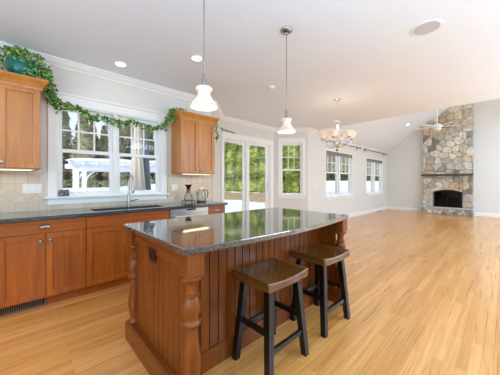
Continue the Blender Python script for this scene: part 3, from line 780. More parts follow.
# ------------------------------------------------------------------ ceiling fittings
def downlight(x, y, label):
    t = thing('recessed_light', label, 'ceiling light', (x, y, CZ), group='recessed ceiling lights')
    build('trim_ring', MB().lathe([(.055, -.001), (.058, -.006), (.078, -.006), (.082, 0)], (x, y, CZ), 32), m_plate, t, smooth=True)
    build('lens', MB().lathe([(.0001, -.007), (.056, -.007)], (x, y, CZ), 32, cap=False).lathe([(.056, -.007), (.056, -.001)], (x, y, CZ), 32, cap=False), m_can, t)
    area('downlight_lamp', (x, y, CZ-.015), (0, 0, 0), .1, .1, .5, (1, .9, .74))
downlight(.905, 3.34, 'lit recessed ceiling light above the sink window, nearest the wall')
downlight(1.53, 2.55, 'lit recessed ceiling light behind the near pendant')
sx, sy = 2.843, .526
t = thing('ceiling_speaker', 'round grey flush ceiling speaker grille above the open floor', 'speaker', (sx, sy, CZ))
m_sp = plain('speaker_grille', (196, 196, 196), .7, noise=.1, nscale=300)
build('speaker_rim', MB().lathe([(.108, -.001), (.108, -.008), (.128, -.006), (.13, 0)], (sx, sy, CZ), 40), m_plate, t, smooth=True)
build('speaker_grille', MB().lathe([(.0001, -.006), (.109, -.005), (.109, -.001)], (sx, sy, CZ), 40), m_sp, t, smooth=True)
dx, dy = 2.84, 2.524
t = thing('smoke_detector', 'small white smoke detector on the ceiling left of the far pendant', 'smoke detector', (dx, dy, CZ))
build('detector_body', MB().lathe([(.0001, -.03), (.04, -.03), (.055, -.02), (.06, 0)], (dx, dy, CZ), 24), m_plate, t, smooth=True)
build('detector_vent', MB().lathe([(.0001, -.034), (.018, -.034), (.02, -.029)], (dx, dy, CZ), 16), m_plate, t, smooth=True)
# recessed light in the sloping ceiling
def vault_pt(px, py):
    p = (px-250)/241; c_, s_ = math.cos(TH), math.sin(TH); q = (182-py)/241
    r = Vector((c_+p*s_, s_-p*c_, q)); tt = (EZ+PITCH*YW-1.248)/(r.z+PITCH*r.y); return Vector((0, 0, 1.248))+r*tt
vp = vault_pt(407.5, 124.5)
t = thing('recessed_light', 'lit recessed light in the sloping vaulted ceiling', 'ceiling light', vp)
sl = math.atan(PITCH)
def on_slope(mb): 
    M = Matrix.Rotation(-sl, 4, 'X'); mb.v = [M @ v_ for v_ in mb.v]; return mb
build('trim_ring', on_slope(MB().lathe([(.055, -.001), (.058, -.008), (.085, -.008), (.09, 0)], (0, 0, 0), 28)), m_plate, t, local=True, smooth=True)
build('lens', on_slope(MB().lathe([(.0001, -.009), (.058, -.009), (.058, -.001)], (0, 0, 0), 28)), m_can, t, local=True)

# ------------------------------------------------------------------ ceiling fan
fx_, fy_, fz_ = 9.2, 1.42, 2.93
t = thing('ceiling_fan', 'white ceiling fan hanging in front of the stone chimney', 'ceiling fan', (fx_, fy_, vz(fy_)))
build('downrod', MB().tube([(fx_, fy_, vz(fy_)-.02), (fx_, fy_, fz_+.1)], .013, 10), m_fan, t, smooth=True)
build('ceiling_canopy', MB().lathe([(.02, -.1), (.06, -.06), (.075, .02), (.075, .06)], (fx_, fy_, vz(fy_)-.03), 20), m_fan, t, smooth=True)
build('motor_housing', MB().lathe([(.0001, .11), (.03, .11), (.05, .09), (.12, .06), (.135, .02), (.12, -.02), (.08, -.04), (.0001, -.04)], (fx_, fy_, fz_), 28), m_fan, t, smooth=True)
build('light_bowl', MB().lathe([(.07, -.04), (.105, -.055), (.10, -.09), (.06, -.12), (.0001, -.13)], (fx_, fy_, fz_), 24), m_plate, t, smooth=True)
for k in range(5):
    a = R(72*k+8); ca, sa = math.cos(a), math.sin(a)
    def T(u, v_, z): return (fx_+u*ca-v_*sa, fy_+u*sa+v_*ca, fz_+z)
    iron = MB().hexa([T(.10, -.02, .0), T(.20, -.03, .0), T(.20, .03, .0), T(.10, .02, .0)], [T(.10, -.02, .008), T(.20, -.03, .008), T(.20, .03, .008), T(.10, .02, .008)])
    ob = build('blade', MB().hexa([T(.17, -.045, .0), T(.56, -.068, -.008), T(.56, .068, .024), T(.17, .045, .016)], [T(.17, -.045, .008), T(.56, -.068, .0), T(.56, .068, .032), T(.17, .045, .024)]), m_fan, t, bevel=.003)
    build('blade_iron', iron, m_fan, ob)

# ------------------------------------------------------------------ stone chimney, mantel, hearth
CY0, CY1 = .805, 2.325; XS = 12.02
rnd = random.Random(3)
stone_cols = [(178, 172, 158), (198, 188, 168), (214, 200, 176), (206, 184, 152), (156, 152, 142), (222, 212, 192), (190, 180, 160), (194, 168, 136), (206, 202, 188), (134, 128, 118)]
stones = [plain('field_stone', c_, .8, noise=.25, nscale=9, bump=.5) for c_ in stone_cols]
m_mortar = plain('mortar', (166, 158, 142), .9, noise=.15, nscale=20)
def clip(poly, nx, ny, c_):   # keep nx*x+ny*y<=c_
    out = []
    for i in range(len(poly)):
        a, b = poly[i], poly[(i+1) % len(poly)]; da = nx*a[0]+ny*a[1]-c_; db = nx*b[0]+ny*b[1]-c_
        if da <= 0: out.append(a)
        if (da < 0 < db) or (db < 0 < da):
            k = da/(da-db); out.append((a[0]+(b[0]-a[0])*k, a[1]+(b[1]-a[1])*k))
    return out
def stonework(y0, y1, z0, z1, size, holes=(), xf=XS, squash=1.0, seed=1):
    """irregular stones on the x = xf face (facing -x)"""
    r = random.Random(seed); sites = []
    ny, nz = max(1, round((y1-y0)/size)), max(1, round((z1-z0)/(size*squash)))
    for i in range(-1, ny+1):
        for j in range(-1, nz+1):
            if r.random() < .10: continue
            sites.append((y0+(i+.5+(j % 2)*.4+r.uniform(-.36, .36))*(y1-y0)/ny, z0+(j+.5+r.uniform(-.36, .36))*(z1-z0)/nz))
    regs = [(y0, y1, z0, z1)]
    for (a, b, c_, d_) in holes:
        new = []
        for (p, q, u, v_) in regs:
            if u >= d_ or v_ <= c_: new.append((p, q, u, v_)); continue
            if p < a: new.append((p, a, u, v_))
            if q > b: new.append((b, q, u, v_))
            if v_ > d_: new.append((max(p, a), min(q, b), d_, v_))
            if u < c_: new.append((max(p, a), min(q, b), u, c_))
        regs = new
    mb = MB()
    for s_ in sites:
        cell = [(s_[0]-1, s_[1]-1), (s_[0]+1, s_[1]-1), (s_[0]+1, s_[1]+1), (s_[0]-1, s_[1]+1)]
        for o_ in sites:
            if o_ == s_: continue
            nx, nz_ = o_[0]-s_[0], o_[1]-s_[1]
            if nx*nx+nz_*nz_ > 1.5: continue
            L = math.hypot(nx, nz_); c_ = (o_[0]**2+o_[1]**2-s_[0]**2-s_[1]**2)/2-.005*L
            cell = clip(cell, nx, nz_, c_)
            if len(cell) < 3: break
        if len(cell) < 3: continue
        mi = r.randrange(len(stone_cols)); dep = r.uniform(.012, .04)
        for (a, b, u, v_) in regs:
            pc = cell
            for cc in ((-1, 0, -a-.002), (1, 0, b-.002), (0, -1, -u-.002), (0, 1, v_-.002)): pc = clip(pc, *cc) if len(pc) > 2 else pc
            if len(pc) < 3: continue
            ar = abs(sum(pc[i][0]*pc[(i+1) % len(pc)][1]-pc[(i+1) % len(pc)][0]*pc[i][1] for i in range(len(pc))))/2
            if ar < .0006: continue
            # soften the corners
            q = []
            for i in range(len(pc)):
                A, B, C_ = pc[i-1], pc[i], pc[(i+1) % len(pc)]
                for X, k in ((A, .22), (C_, .22)):
                    q.append((B[0]+(X[0]-B[0])*k, B[1]+(X[1]-B[1])*k))
            gx = sum(p[0] for p in q)/len(q); gz = sum(p[1] for p in q)/len(q); nq = len(q)
            rings = []
            for k, d_ in ((1, 0), (.985, .55), (.93, .85), (.72, 1.0)):
                rings.append([(xf-dep*d_+(r.uniform(-.003, .003) if d_ == 1 else 0), gx+(p[0]-gx)*k, gz+(p[1]-gz)*k) for p in q])
            vs = [p for rr in rings for p in rr]; fs = []
            for k in range(3):
                for i in range(nq): fs.append((k*nq+i, k*nq+(i+1) % nq, (k+1)*nq+(i+1) % nq, (k+1)*nq+i))
            fs.append(tuple(3*nq+i for i in range(nq))); mb.m = mi; mb.add(vs, fs)
    return mb
OY0, OY1, OZ0, OZ1 = 1.10, 1.97, .27, .96
ZT = 4.6
t = thing('stone_fireplace', 'tall fieldstone chimney and fireplace on the far wall', 'fireplace', (12.1, 1.565, 0))
core = MB()
for a, b, u, v_ in ((CY0, OY0, .0, ZT), (OY1, CY1, 0, ZT), (OY0, OY1, 0, OZ0), (OY0, OY1, OZ1, ZT)): core.box(XS, XF-.001, a, b, u, v_)
build('chimney_core', core, m_mortar, t)
sm = stonework(CY0, CY1, .27, ZT-.0, .235, [(OY0, OY1, OZ0, OZ1), (CY0, CY1, 1.49, 1.555)], seed=5)
build('chimney_stones', sm, stones, t)
build('hearth_base', MB().box(11.83, XS-.001, CY0-.01, CY1+.02, 0, .225), m_mortar, t)
build('hearth_stones', stonework(CY0-.01, CY1+.02, .0, .222, .16, xf=11.83, squash=.7, seed=9), stones, t)
m_slab = plain('grey_slate', (196, 200, 202), .5, noise=.08)
build('hearth_slab', MB().box(11.77, XS-.03, CY0-.03, CY1+.04, .225, .268), m_slab, t, bevel=.006)
# firebox, arched black screen
fb = MB().box(12.02, 12.18, OY0, OY0+.01, OZ0, OZ1).box(12.02, 12.18, OY1-.01, OY1, OZ0, OZ1).box(12.17, 12.18, OY0, OY1, OZ0, OZ1).box(12.02, 12.18, OY0, OY1, OZ1-.01, OZ1).box(12.02, 12.18, OY0, OY1, OZ0, OZ0+.006)
build('firebox', fb, m_darkmet, t)
ym = (OY0+OY1)/2; hw = (OY1-OY0)/2
def archz(y, drop=.085): return OZ1-.01-drop*((y-ym)/hw)**2
sc = MB(); n = 16
for i in range(n):   # stone filler above the arch
    a, b = OY0+i*2*hw/n, OY0+(i+1)*2*hw/n
    sc.extr([(12.0, a, archz(a)), (12.0, b, archz(b)), (12.0, b, OZ1+.01), (12.0, a, OZ1+.01)], (.03, 0, 0))
build('arch_lintel', sc, stones[3], t)
fr = MB(); outer = [(OY0, OZ0)]+[(OY0+i*2*hw/16, archz(OY0+i*2*hw/16)) for i in range(17)]+[(OY1, OZ0)]
inner = [(OY0+.05, OZ0+.0)]+[(OY0+.05+i*2*(hw-.05)/16, archz(OY0+.05+i*2*(hw-.05)/16)-.045) for i in range(17)]+[(OY1-.05, OZ0+.0)]
for i in range(len(outer)-1):
    fr.extr([(12.0-.015, *outer[i]), (12.0-.015, *outer[i+1]), (12.0-.015, *inner[i+1]), (12.0-.015, *inner[i])], (.03, 0, 0))
fr.box(11.985, 12.015, ym-.008, ym+.008, OZ0, OZ1-.05)
build('fire_screen_frame', fr, m_darkmet, t)
m_fglass = glass('dark_fire_glass', .3, (.25, .25, .27, 1))
build('fire_glass', MB().add([(12.005, *p) for p in inner], [tuple(range(len(inner)))]), m_fglass, t, thick=.003)
lg = MB().tube([(12.09, 1.22, .322), (12.10, 1.85, .322)], .044, 10).tube([(12.08, 1.3, .40), (12.12, 1.75, .41)], .035, 10).tube([(12.048, 1.35, .445), (12.06, 1.75, .38)], .028, 8)
tagged(build('fire_logs', lg, plain('charred_logs', (92, 72, 56), .9, noise=.4, nscale=14), smooth='all'), 'logs lying behind the dark glass of the fireplace', 'logs')
mt = MB().box(11.80, 12.0, CY0-.02, CY1+.02, 1.495, 1.55)
tagged(build('mantel_shelf', mt, m_mantel, bevel=.006), 'rustic brown wood mantel shelf on the stone chimney', 'mantel')

# ------------------------------------------------------------------ curtain rods and shades on the left wall
def rod(x0, x1, z, label):
    t = thing('curtain_rod', label, 'curtain rod', ((x0+x1)/2, YW, z), group='bronze curtain rods')
    y = YW-.08
    build('rod', MB().tube([(x0, y, z), (x1, y, z)], .013, 10), m_bronze, t, smooth=True)
    for x in (x0, x1):
        build('finial', MB().ball((x, y, z), .028, 12), m_bronze, t, smooth='all')
    for x in (x0+.12, x1-.12):
        build('bracket', MB().box(x-.012, x+.012, y, YW, z-.008, z+.008).box(x-.02, x+.02, YW-.008, YW, z-.08, z+.03), m_bronze, t)
rod(6.42, 9.08, 2.50, 'bronze curtain rod above the window behind the chandelier')
rod(9.55, 11.95, 2.50, 'bronze curtain rod above the window by the fireplace corner')
for Fx, lb in ((F1, 'taupe shade rolled up at the window behind the chandelier'), (F2, 'taupe shade rolled up at the window by the far corner')):
    t = thing('window_shade', lb, 'window shade', ((Fx[0]+Fx[1])/2, YW+.03, Fx[3]-.03), group='taupe rolled window shades')
    m = MB()
    for i in range(4): m.box(Fx[0]+.028, Fx[1]-.028, YW-.0+.004*(i % 2), YW+.045, Fx[3]-.06-.028*i, Fx[3]-.034-.028*i)
    build('shade_fabric', m, m_shade_fab, t)
    build('head_rail', MB().box(Fx[0]+.027, Fx[1]-.027, YW+.002, YW+.05, Fx[3]-.034, Fx[3]-.026), m_plate, t)

# ------------------------------------------------------------------ wall plates, register
def plate(name, x0, x1, z0, z1, y, label, cat, toggles):
    t = thing(name, label, cat, ((x0+x1)/2, y, z0))
    build('cover_plate', MB().box(x0, x1, y-.006, y, z0, z1), m_plate, t, bevel=.002)
    for i in range(toggles):
        c_ = x0+(x1-x0)*(i+.5)/toggles; zm = (z0+z1)/2
        build('rocker' if cat == 'light switch' else 'receptacle', MB().box(c_-.012, c_+.012, y-.011, y-.006, zm-.03, zm+.03), m_trim, t, bevel=.002)
plate('light_switch', .0, .17, 1.118, 1.228, YW-.012, 'white triple switch plate on the tile left of the window', 'light switch', 3)
plate('outlet', 1.775, 1.875, 1.10, 1.215, YW-.012, 'white outlet plate on the tile right of the window', 'outlet', 2)
plate('light_switch', 6.18, 6.27, 1.10, 1.22, YW, 'white switch plate on the wall between bay and left window', 'light switch', 1)
t = thing('floor_register', 'small brown floor register near the far left corner', 'floor vent', (10.94, 3.63, 0))
build('register_frame', MB().box(10.78, 11.1, 3.58, 3.69, 0, .006), m_brown_vent, t)
m = MB()
for i in range(14): m.box(10.80+i*.0205, 10.808+i*.0205, 3.595, 3.675, .006, .009)
build('register_slats', m, m_darkmet, t)

# ------------------------------------------------------------------ things on sill and counter
t = thing('sill_plaque', 'small dark plaque standing on the left end of window sill', 'plaque', (.37, 3.735, 1.07))
m_slate = Mat('chalk_slate'); nz = m_slate.n('TexNoise', Scale=60.0, Detail=3.0); m_slate.l(m_slate.coord((1, 1, 2.2)), nz.inputs['Vector'])
m_slate.l(m_slate.ramp(nz.outputs['Fac'], [(.52, lin((38, 38, 40))), (.6, lin((176, 176, 178)))]), m_slate.b.inputs['Base Color'])
build('plaque_board', MB().hexa([(.322, 3.722, 1.071), (.425, 3.722, 1.071), (.425, 3.736, 1.071), (.322, 3.736, 1.071)], [(.322, 3.742, 1.152), (.425, 3.742, 1.152), (.425, 3.752, 1.152), (.322, 3.752, 1.152)]), m_slate.m, t)
# pour-over brewer on a low trivet
px_, py_ = 1.955, 3.52
t = thing('coffee_trivet', 'low dark iron trivet under the pour over coffee maker', 'trivet', (px_, py_, .914))
build('trivet_top', MB().box(px_-.09, px_+.10, py_-.06, py_+.06, .944, .953), m_mantel, t, bevel=.002)
for sx in (-.08, .09):
    for sy in (-.05, .05): build('leg', MB().tube([(px_+sx, py_+sy, .914), (px_+sx, py_+sy, .944)], .006, 8), m_darkmet, t)
t = thing('pour_over_coffee_maker', 'glass pour over coffee maker with dark cone on top', 'coffee maker', (px_, py_, .953))
build('glass_body', MB().lathe([(.0001, .0), (.062, 0), (.07, .02), (.062, .07), (.03, .14), (.025, .155), (.035, .185)], (px_, py_, .954), 24), m_jar, t, smooth='all', thick=.002)
build('wood_collar', MB().lathe([(.040, .12), (.031, .142), (.031, .157), (.036, .176)], (px_, py_, .954), 20), m_wick, t, smooth=True)
build('filter_cone', MB().lathe([(.012, .17), (.022, .185), (.056, .245), (.059, .252), (.0001, .24)], (px_, py_, .954), 24), m_leather, t, smooth=True)
kx, ky = 2.185, 3.50
t = thing('trivet', 'round dark trivet under the glass kettle', 'trivet', (kx, ky, .914))
build('trivet_ring', MB().lathe([(.0001, 0), (.075, 0), (.078, .004), (.075, .014), (.0001, .014)], (kx, ky, .914), 24), m_darkmet, t, smooth=True)
build('trivet_foot', MB().lathe([(.03, 0), (.08, 0), (.08, .004), (.03, .004)], (kx, ky, .914), 24), m_darkmet, t)
t = thing('glass_kettle', 'clear glass kettle with black handle at the counter end', 'kettle', (kx, ky, .928))
build('kettle_body', MB().lathe([(.0001, 0), (.070, 0), (.078, .015), (.072, .11), (.055, .18), (.046, .20)], (kx, ky, .9285), 24), m_jar, t, smooth='all', thick=.002)
build('kettle_lid', MB().lathe([(.047, .20), (.042, .208), (.014, .216), (.014, .235), (.0001, .24)], (kx, ky, .9285), 20), m_plate, t, smooth=True)
build('kettle_handle', MB().tube([(kx+.052, ky-.01, 1.115), (kx+.10, ky-.02, 1.11), (kx+.118, ky-.02, 1.06), (kx+.098, ky-.02, .985)], .007, 8), m_darkmet, t, smooth=True)
build('kettle_spout', MB().tube([(kx-.066, ky, 1.03), (kx-.09, ky, 1.07), (kx-.102, ky, 1.10)], [.012, .009, .007], 8), m_wick, t, smooth=True)

# ------------------------------------------------------------------ ivy
def leaf(mb, c_, sz, rr):
    # five lobed ivy leaf with a folded midrib
    out = [(0, -.1), (.45, -.35), (.55, .05), (.38, .32), (0, 1.0), (-.38, .32), (-.55, .05), (-.45, -.35)]
    E_ = Euler((rr.uniform(-.9, .9)+R(80), rr.uniform(-.7, .7), rr.uniform(-.9, .9))).to_matrix() @ Matrix.Rotation(rr.uniform(0, 6.3) if rr.random() < .4 else PI+rr.uniform(-.9, .9), 3, 'Z')
    vs = [Vector(c_)+E_ @ Vector((x*sz, y*sz, -abs(x)*sz*.25)) for x, y in out]+[Vector(c_)+E_ @ Vector((0, .3*sz, .0))]
    mb.add(vs, [(8, i, (i+1) % 8) for i in range(8)])
rr = random.Random(11)
t = thing('potted_ivy', 'trailing ivy in teal pot on cabinet, vine across the window', 'plant', (-.03, 3.54, 2.333))
pc = (-.005, 3.53)
build('pot', MB().lathe([(.0001, 0), (.055, 0), (.095, .035), (.122, .09), (.126, .14), (.114, .175), (.118, .19), (.108, .19), (.10, .15), (.0001, .15)], (*pc, 2.333), 32), m_teal, t, smooth=True)
lf = MB(); stm = MB()
def jit(p, s_): return (p[0]+rr.uniform(-s_, s_), p[1]+rr.uniform(-s_, s_)*.5, p[2]+rr.uniform(-s_, s_))
for k in range(230):   # crown of the plant
    a = rr.uniform(0, 2*PI); r_ = rr.uniform(.02, .21); z = 2.56+rr.uniform(-.02, .11)-max(0, r_-.13)*1.3
    p = (pc[0]+r_*1.05*math.cos(a), min(3.72, pc[1]+r_*.75*math.sin(a)), min(2.70, z)); leaf(lf, p, rr.uniform(.022, .036), rr)
for k in range(90):   # spilling over the cornice on the right
    p = (rr.uniform(.0, .24), rr.uniform(3.36, 3.6), rr.uniform(2.36, 2.52)); leaf(lf, p, rr.uniform(.022, .036), rr)
for k in range(60):
    p = (rr.uniform(-.4, -.05), rr.uniform(3.40, 3.5), rr.uniform(2.345, 2.47)); leaf(lf, p, rr.uniform(.02, .034), rr)
vine = spline([(.08, 3.5, 2.52), (.20, 3.5, 2.46), (.235, 3.6, 2.33), (.26, 3.69, 2.24), (.36, 3.71, 2.20), (.52, 3.71, 2.18), (.66, 3.70, 2.105), (.80, 3.70, 2.12), (.98, 3.70, 2.095), (1.18, 3.70, 2.12), (1.38, 3.70, 2.08), (1.58, 3.70, 2.13), (1.68, 3.66, 2.26), (1.72, 3.58, 2.34), (1.80, 3.54, 2.36)], 10)
stm.tube(vine, .0028, 5)
for i, p in enumerate(vine):
    dense = 5 if i < 34 else (5 if i > 125 else 3)
    spread = .05 if (i < 36 or i > 125) else .036
    for k in range(dense):
        if 34 <= i <= 125 and rr.random() < .22: continue
        q = jit(p, spread); q = (q[0], min(q[1], 3.725), min(q[2]-.012, 2.68)); leaf(lf, q, rr.uniform(.03, .05) if 34 < i < 126 else rr.uniform(.026, .044), rr)
    if rr.random() < .11 and 30 < i < 125:
        L = rr.uniform(.05, .13); e_ = (p[0]+rr.uniform(-.03, .03), p[1], p[2]-L); stm.tube([p, e_], .0018, 4)
        for k in range(5): leaf(lf, jit((e_[0], e_[1], p[2]-L*rr.uniform(.4, 1.1)), .015), rr.uniform(.02, .034), rr)
for k in range(60):
    leaf(lf, (rr.uniform(1.70, 1.90), rr.uniform(3.38, 3.58), rr.uniform(2.335, 2.40)), rr.uniform(.02, .03), rr)
for k in range(36): leaf(lf, (rr.uniform(1.66, 1.75), rr.uniform(3.45, 3.68), rr.uniform(2.17, 2.36)), rr.uniform(.02, .03), rr)
v2 = spline([(1.80, 3.54, 2.36), (2.1, 3.6, 2.345), (2.40, 3.55, 2.355), (2.48, 3.5, 2.30), (2.50, 3.5, 2.17), (2.51, 3.5, 2.06), (2.50, 3.5, 1.98)], 8)
stm.tube(v2, .0026, 5)
for i, p in enumerate(v2):
    for k in range(2 if i > 18 else 1): leaf(lf, jit(p, .024), rr.uniform(.02, .032), rr)
v3 = spline([(2.50, 3.5, 2.30), (2.62, 3.66, 2.33), (2.95, 3.98, 2.36), (3.28, 4.33, 2.42), (3.5, 4.38, 2.42), (3.66, 4.385, 2.41)], 6)
stm.tube(v3, .0026, 5)
for i, p in enumerate(v3):
    if i > 12:
        for k in range(2): leaf(lf, jit(p, .02), rr.uniform(.02, .03), rr)
build('ivy_leaves', lf, m_ivy, t, kind='stuff'); build('ivy_stem', stm, m_stem, t, smooth='all')

# ------------------------------------------------------------------ outside
def gz(x, y):
    z = -.14
    z += .55*max(0, min(1, (x-11)/4.2))
    z += .75*max(0, min(1, (y-26)/26))
    z += .02*math.sin(x*1.3)*math.sin(y*.9)
    return z
gm = MB(); NX, NY = 60, 60; X0, X1_, Y0, Y1_ = -45, 110, -40, 100
vs = []; fs = []
xs = [X0+(X1_-X0)*i/NX for i in range(NX+1)]; ys = [Y0+(Y1_-Y0)*i/NY for i in range(NY+1)]
for x in xs:
    for y in ys:
        inside = XL-1.5 < x < XF+1.8 and YR-1.6 < y < YW+2.2
        vs.append((x, y, gz(x, y) if not inside else -.16))
for i in range(NX):
    for j in range(NY): fs.append((i*(NY+1)+j, (i+1)*(NY+1)+j, (i+1)*(NY+1)+j+1, i*(NY+1)+j+1))
gm.add(vs, fs)
struct('ground', gm, m_ground, 'snow covered garden with a bare tan bank', 'ground', smooth='all')

def conifer_mesh(h, r0, nleaf, mat, seed, col=False, size=.3):
    r = random.Random(seed); m = MB()
    for k in range(nleaf):
        u = r.random()**1.25
        rad = (r0*(1-u)**.8 if not col else r0*(1-u**3)**.6)*(.55+.5*r.random()**.4)*(1+.12*math.sin(u*37))
        a = r.uniform(0, 2*PI); p = Vector((rad*math.cos(a), rad*math.sin(a), .05+u*(h-.1))); s_ = size*r.uniform(.6, 1.3)
        d = Vector((math.cos(a), math.sin(a), r.uniform(-.5, .9))).normalized(); t_ = Vector((-math.sin(a), math.cos(a), r.uniform(-.6, .6))).normalized()
        m.add([p-t_*s_*.4, p+d*s_*.5, p+t_*s_*.4, p+d*s_*.1+Vector((0, 0, s_*(.7 if col else -.4)))], [(0, 1, 2), (0, 2, 3)])
    core = []
    for i in range(9):
        u = i/8; core.append((max(.001, (r0*(1-u)**.8 if not col else r0*(1-u**3)**.6)*.62), .2+u*(h-.4)))
    m.lathe(core, (0, 0, 0), 10)
    return m
def make_tree(name, h, r0, n, mat, seed, col, size, label, cat, group):
    t = thing(name, label, cat, (0, 0, 0), 0, group)
    build('foliage', conifer_mesh(h, r0, n, mat, seed, col, size), mat, t, local=True)
    build('trunk', MB().tube([(0, 0, -.3), (0, 0, h*.8)], [r0*.12, .03], 8), m_bark, t, local=True)
    return t
arb = make_tree('arborvitae', 8.5, .70, 4600, m_arb, 1, True, .34, 'tall green arborvitae in the hedge outside the glass doors', 'tree', 'arborvitae hedge outside the bay')
i = 0
for row, off in ((15.6, 0), (17.1, .75)):
    y = 9.9+off
    while y < 25.5:
        o = arb if i == 0 else copy_tree(arb)
        o.location = (row, y, gz(row, y)-.05); o.rotation_euler = (0, 0, rr.uniform(0, 6)); s_ = rr.uniform(.95, 1.04); o.scale = (s_, s_, s_)
        y += 1.52; i += 1
sp1 = make_tree('spruce_tree', 15, 2.0, 4200, m_pine, 4, False, .55, 'distant evergreen seen through the kitchen window', 'tree', 'distant evergreens beyond the snow')
i = 0
for row, y0_, off in ((0, 46, -4), (1, 50.5, -2.0), (2, 55, -3.4)):
    for k in range(8):
        o = sp1 if i == 0 else copy_tree(sp1); i += 1
        x = 2.5+off+k*4.3+rr.uniform(-.2, .2); y = y0_+rr.uniform(-.2, .2)
        o.location = (x, y, gz(x, y)-.1); o.rotation_euler = (0, 0, rr.uniform(0, 6)); s_ = rr.uniform(.75, 1.12); o.scale = (1.05, 1.05, s_)
for i in range(9):
    o = copy_tree(sp1); x = 27+i*3.4; y = 17+i*.2; s_ = rr.uniform(.45, .78)
    o.location = (x, y, gz(x, y)-.1); o.scale = (s_, s_, s_); o['label'] = 'evergreen behind the white fence outside the left wall windows'; o['group'] = 'evergreens behind the fence'
# bare trees
def bare_tree(loc, h, seed):
    r = random.Random(seed); m = MB()
    def br(p, d, L, rad, lv):
        q = p+d*L; m.tube([p, (p+q)/2+Vector((r.uniform(-.04, .04)*L, r.uniform(-.04, .04)*L, 0)), q], [rad, rad*.8, rad*.6], 5)
        if lv == 0: return
        for k in range(3):
            nd = (d+Vector((r.uniform(-.8, .8), r.uniform(-.8, .8), r.uniform(-.1, .5)))).normalized(); br(p+(q-p)*r.uniform(.5, 1), nd, L*r.uniform(.55, .75), rad*.55, lv-1)
    br(Vector((0, 0, 0)), Vector((0, 0, 1)), h*.4, .16, 5)
    m.v = [v_+Vector(loc) for v_ in m.v]; return m
for i, (x, y, h) in enumerate(((10.5, 40, 12), (19.5, 44, 12))):
    tagged(build('bare_tree', bare_tree((x, y, gz(x, y)-.1), h, i+3), m_bark), ['bare branched tree left of centre beyond the snow', 'bare branched tree behind the garden umbrella'][i], 'tree', 'bare trees')
# white fence beyond the left wall windows
fy0 = 11.2
t = thing('garden_fence', 'white board fence outside the left wall windows', 'fence', (30, fy0, 0))
m = MB(); x = 17.6
while x < 45: m.box(x, x+.145, fy0, fy0+.03, -.2, 1.32); x += .148
build('fence_boards', m, m_white_vinyl, t)
build('fence_rail', MB().box(17.6, 45.1, fy0-.02, fy0+.05, 1.32, 1.37), m_white_vinyl, t)
bsm = MB(); r = random.Random(5)
for k in range(2600):
    d = Vector((r.gauss(0, 1), r.gauss(0, 1), r.gauss(0, 1))).normalized()*(.8+.25*r.random()); p = Vector((d.x*1.3, d.y*.8, .9+d.z*.95)); s_ = .16
    e1 = Vector((r.uniform(-1, 1), r.uniform(-1, 1), r.uniform(-1, 1))).normalized()*s_; e2 = e1.cross(d).normalized()*s_
    bsm.add([p-e1*.5, p+e2*.4, p+e1*.5, p-e2*.4], [(0, 1, 2, 3)])
bsm.ball((0, 0, .9), .78, 12, 1.1)
b0 = tagged(build('evergreen_bush', bsm, m_bush, local=True), 'rounded dark green bush behind the white garden fence', 'bush', 'bushes behind the fence')
for i in range(7):
    o = b0 if i == 0 else b0.copy()
    if i: COL.objects.link(o)
    x = 22+i*3.6; o.location = (x, 12.7, gz(x, 12.7)-.05); s_ = rr.uniform(.95, 1.15); o.scale = (s_*1.2, s_, s_*1.05)
# snow-laden white pergola
g0 = gz(1.2, 8.8)
t = thing('pergola', 'white garden pergola piled with snow outside the left sash', 'pergola', (1.16, 8.75, g0), R(-15))
PYs = (0, 1.92); PX = (0, 3.7); dz = -g0
for x in PX:
    for y in PYs: build('post', MB().box(x-.07, x+.07, y-.07, y+.07, -.08, 1.64+dz), m_white_vinyl, t, local=True)
for y in PYs: build('beam', MB().box(-.26, 4.0, y-.04, y+.04, 1.64+dz, 1.77+dz), m_white_vinyl, t, local=True)
m = MB(); x = -.12
while x < 4.0: m.box(x-.02, x+.02, -.3, 2.2, 1.77+dz, 1.87+dz); x += .34
build('rafters', m, m_white_vinyl, t, local=True)
for x, s_ in ((0, 1), (3.7, -1)):
    for y in PYs:
        build('brace', MB().tube([(x+s_*.05, y, 1.30+dz), (x+s_*.12, y, 1.46+dz), (x+s_*.32, y, 1.65+dz)], .028, 4), m_white_vinyl, t, local=True)
sn = MB(); nx, ny = 30, 14; vs = []; fs = []
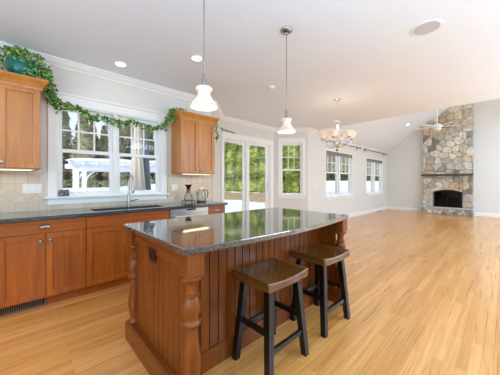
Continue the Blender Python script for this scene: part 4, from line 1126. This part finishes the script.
for i in range(nx+1):
    for j in range(ny+1):
        u, v_ = i/nx, j/ny; e_ = min(1, min(u, 1-u)*9, min(v_, 1-v_)*5); vs.append((-.22+4.2*u, -.32+2.56*v_, 1.87+dz+.12*math.sqrt(max(0, e_))+.01*math.sin(i*1.7+j)))
q = len(vs); vs += [(a, b, 1.87+dz) for a, b, _ in vs]
I = lambda i, j: i*(ny+1)+j
for i in range(nx):
    for j in range(ny): fs.append((I(i, j), I(i+1, j), I(i+1, j+1), I(i, j+1))); fs.append((q+I(i, j), q+I(i, j+1), q+I(i+1, j+1), q+I(i+1, j)))
sn.add(vs, fs); build('snow_cap', sn, m_snow, t, smooth='all', local=True)
# closed garden umbrella
ux, uy = 1.92, 5.75
t = thing('garden_umbrella', 'closed cream and grey garden umbrella outside the right sash', 'umbrella', (ux, uy, -.14))
m_cream = plain('cream_canvas', (206, 196, 180), .8, noise=.05); m_greyc = plain('grey_canvas', (112, 114, 118), .8, noise=.08)
def folded(ux, uy, z0, z1, r0, r1, seed):
    r = random.Random(seed); N = 48; prof = 12; vs = []; fs = []
    for j in range(prof+1):
        u = j/prof; rad = r0+(r1-r0)*u**.8
        for k in range(N):
            a = 2*PI*k/N; f = 1+.22*math.sin(8*a+.5*u)+.08*math.sin(19*a)
            vs.append((ux+rad*f*math.cos(a), uy+rad*f*math.sin(a), z0+(z1-z0)*u))
    for j in range(prof):
        for k in range(N): fs.append((j*N+k, j*N+(k+1) % N, (j+1)*N+(k+1) % N, (j+1)*N+k))
    fs += [tuple(range(N))[::-1], tuple(prof*N+k for k in range(N))]
    return MB().add(vs, fs)
build('pole', MB().tube([(ux, uy, -.14), (ux, uy, 2.62)], .025, 10), m_greyc, t, smooth=True)
build('canopy', folded(ux-.02, uy, .75, 2.55, .19, .055, 2), m_cream, t, smooth='all')
build('canopy_side', folded(ux+.20, uy+.12, .75, 2.5, .13, .05, 5), m_greyc, t, smooth='all')
build('base', MB().lathe([(.0001, 0), (.25, 0), (.25, .06), (.05, .09), (.0001, .09)], (ux, uy, -.14), 20), m_greyc, t, smooth=True)
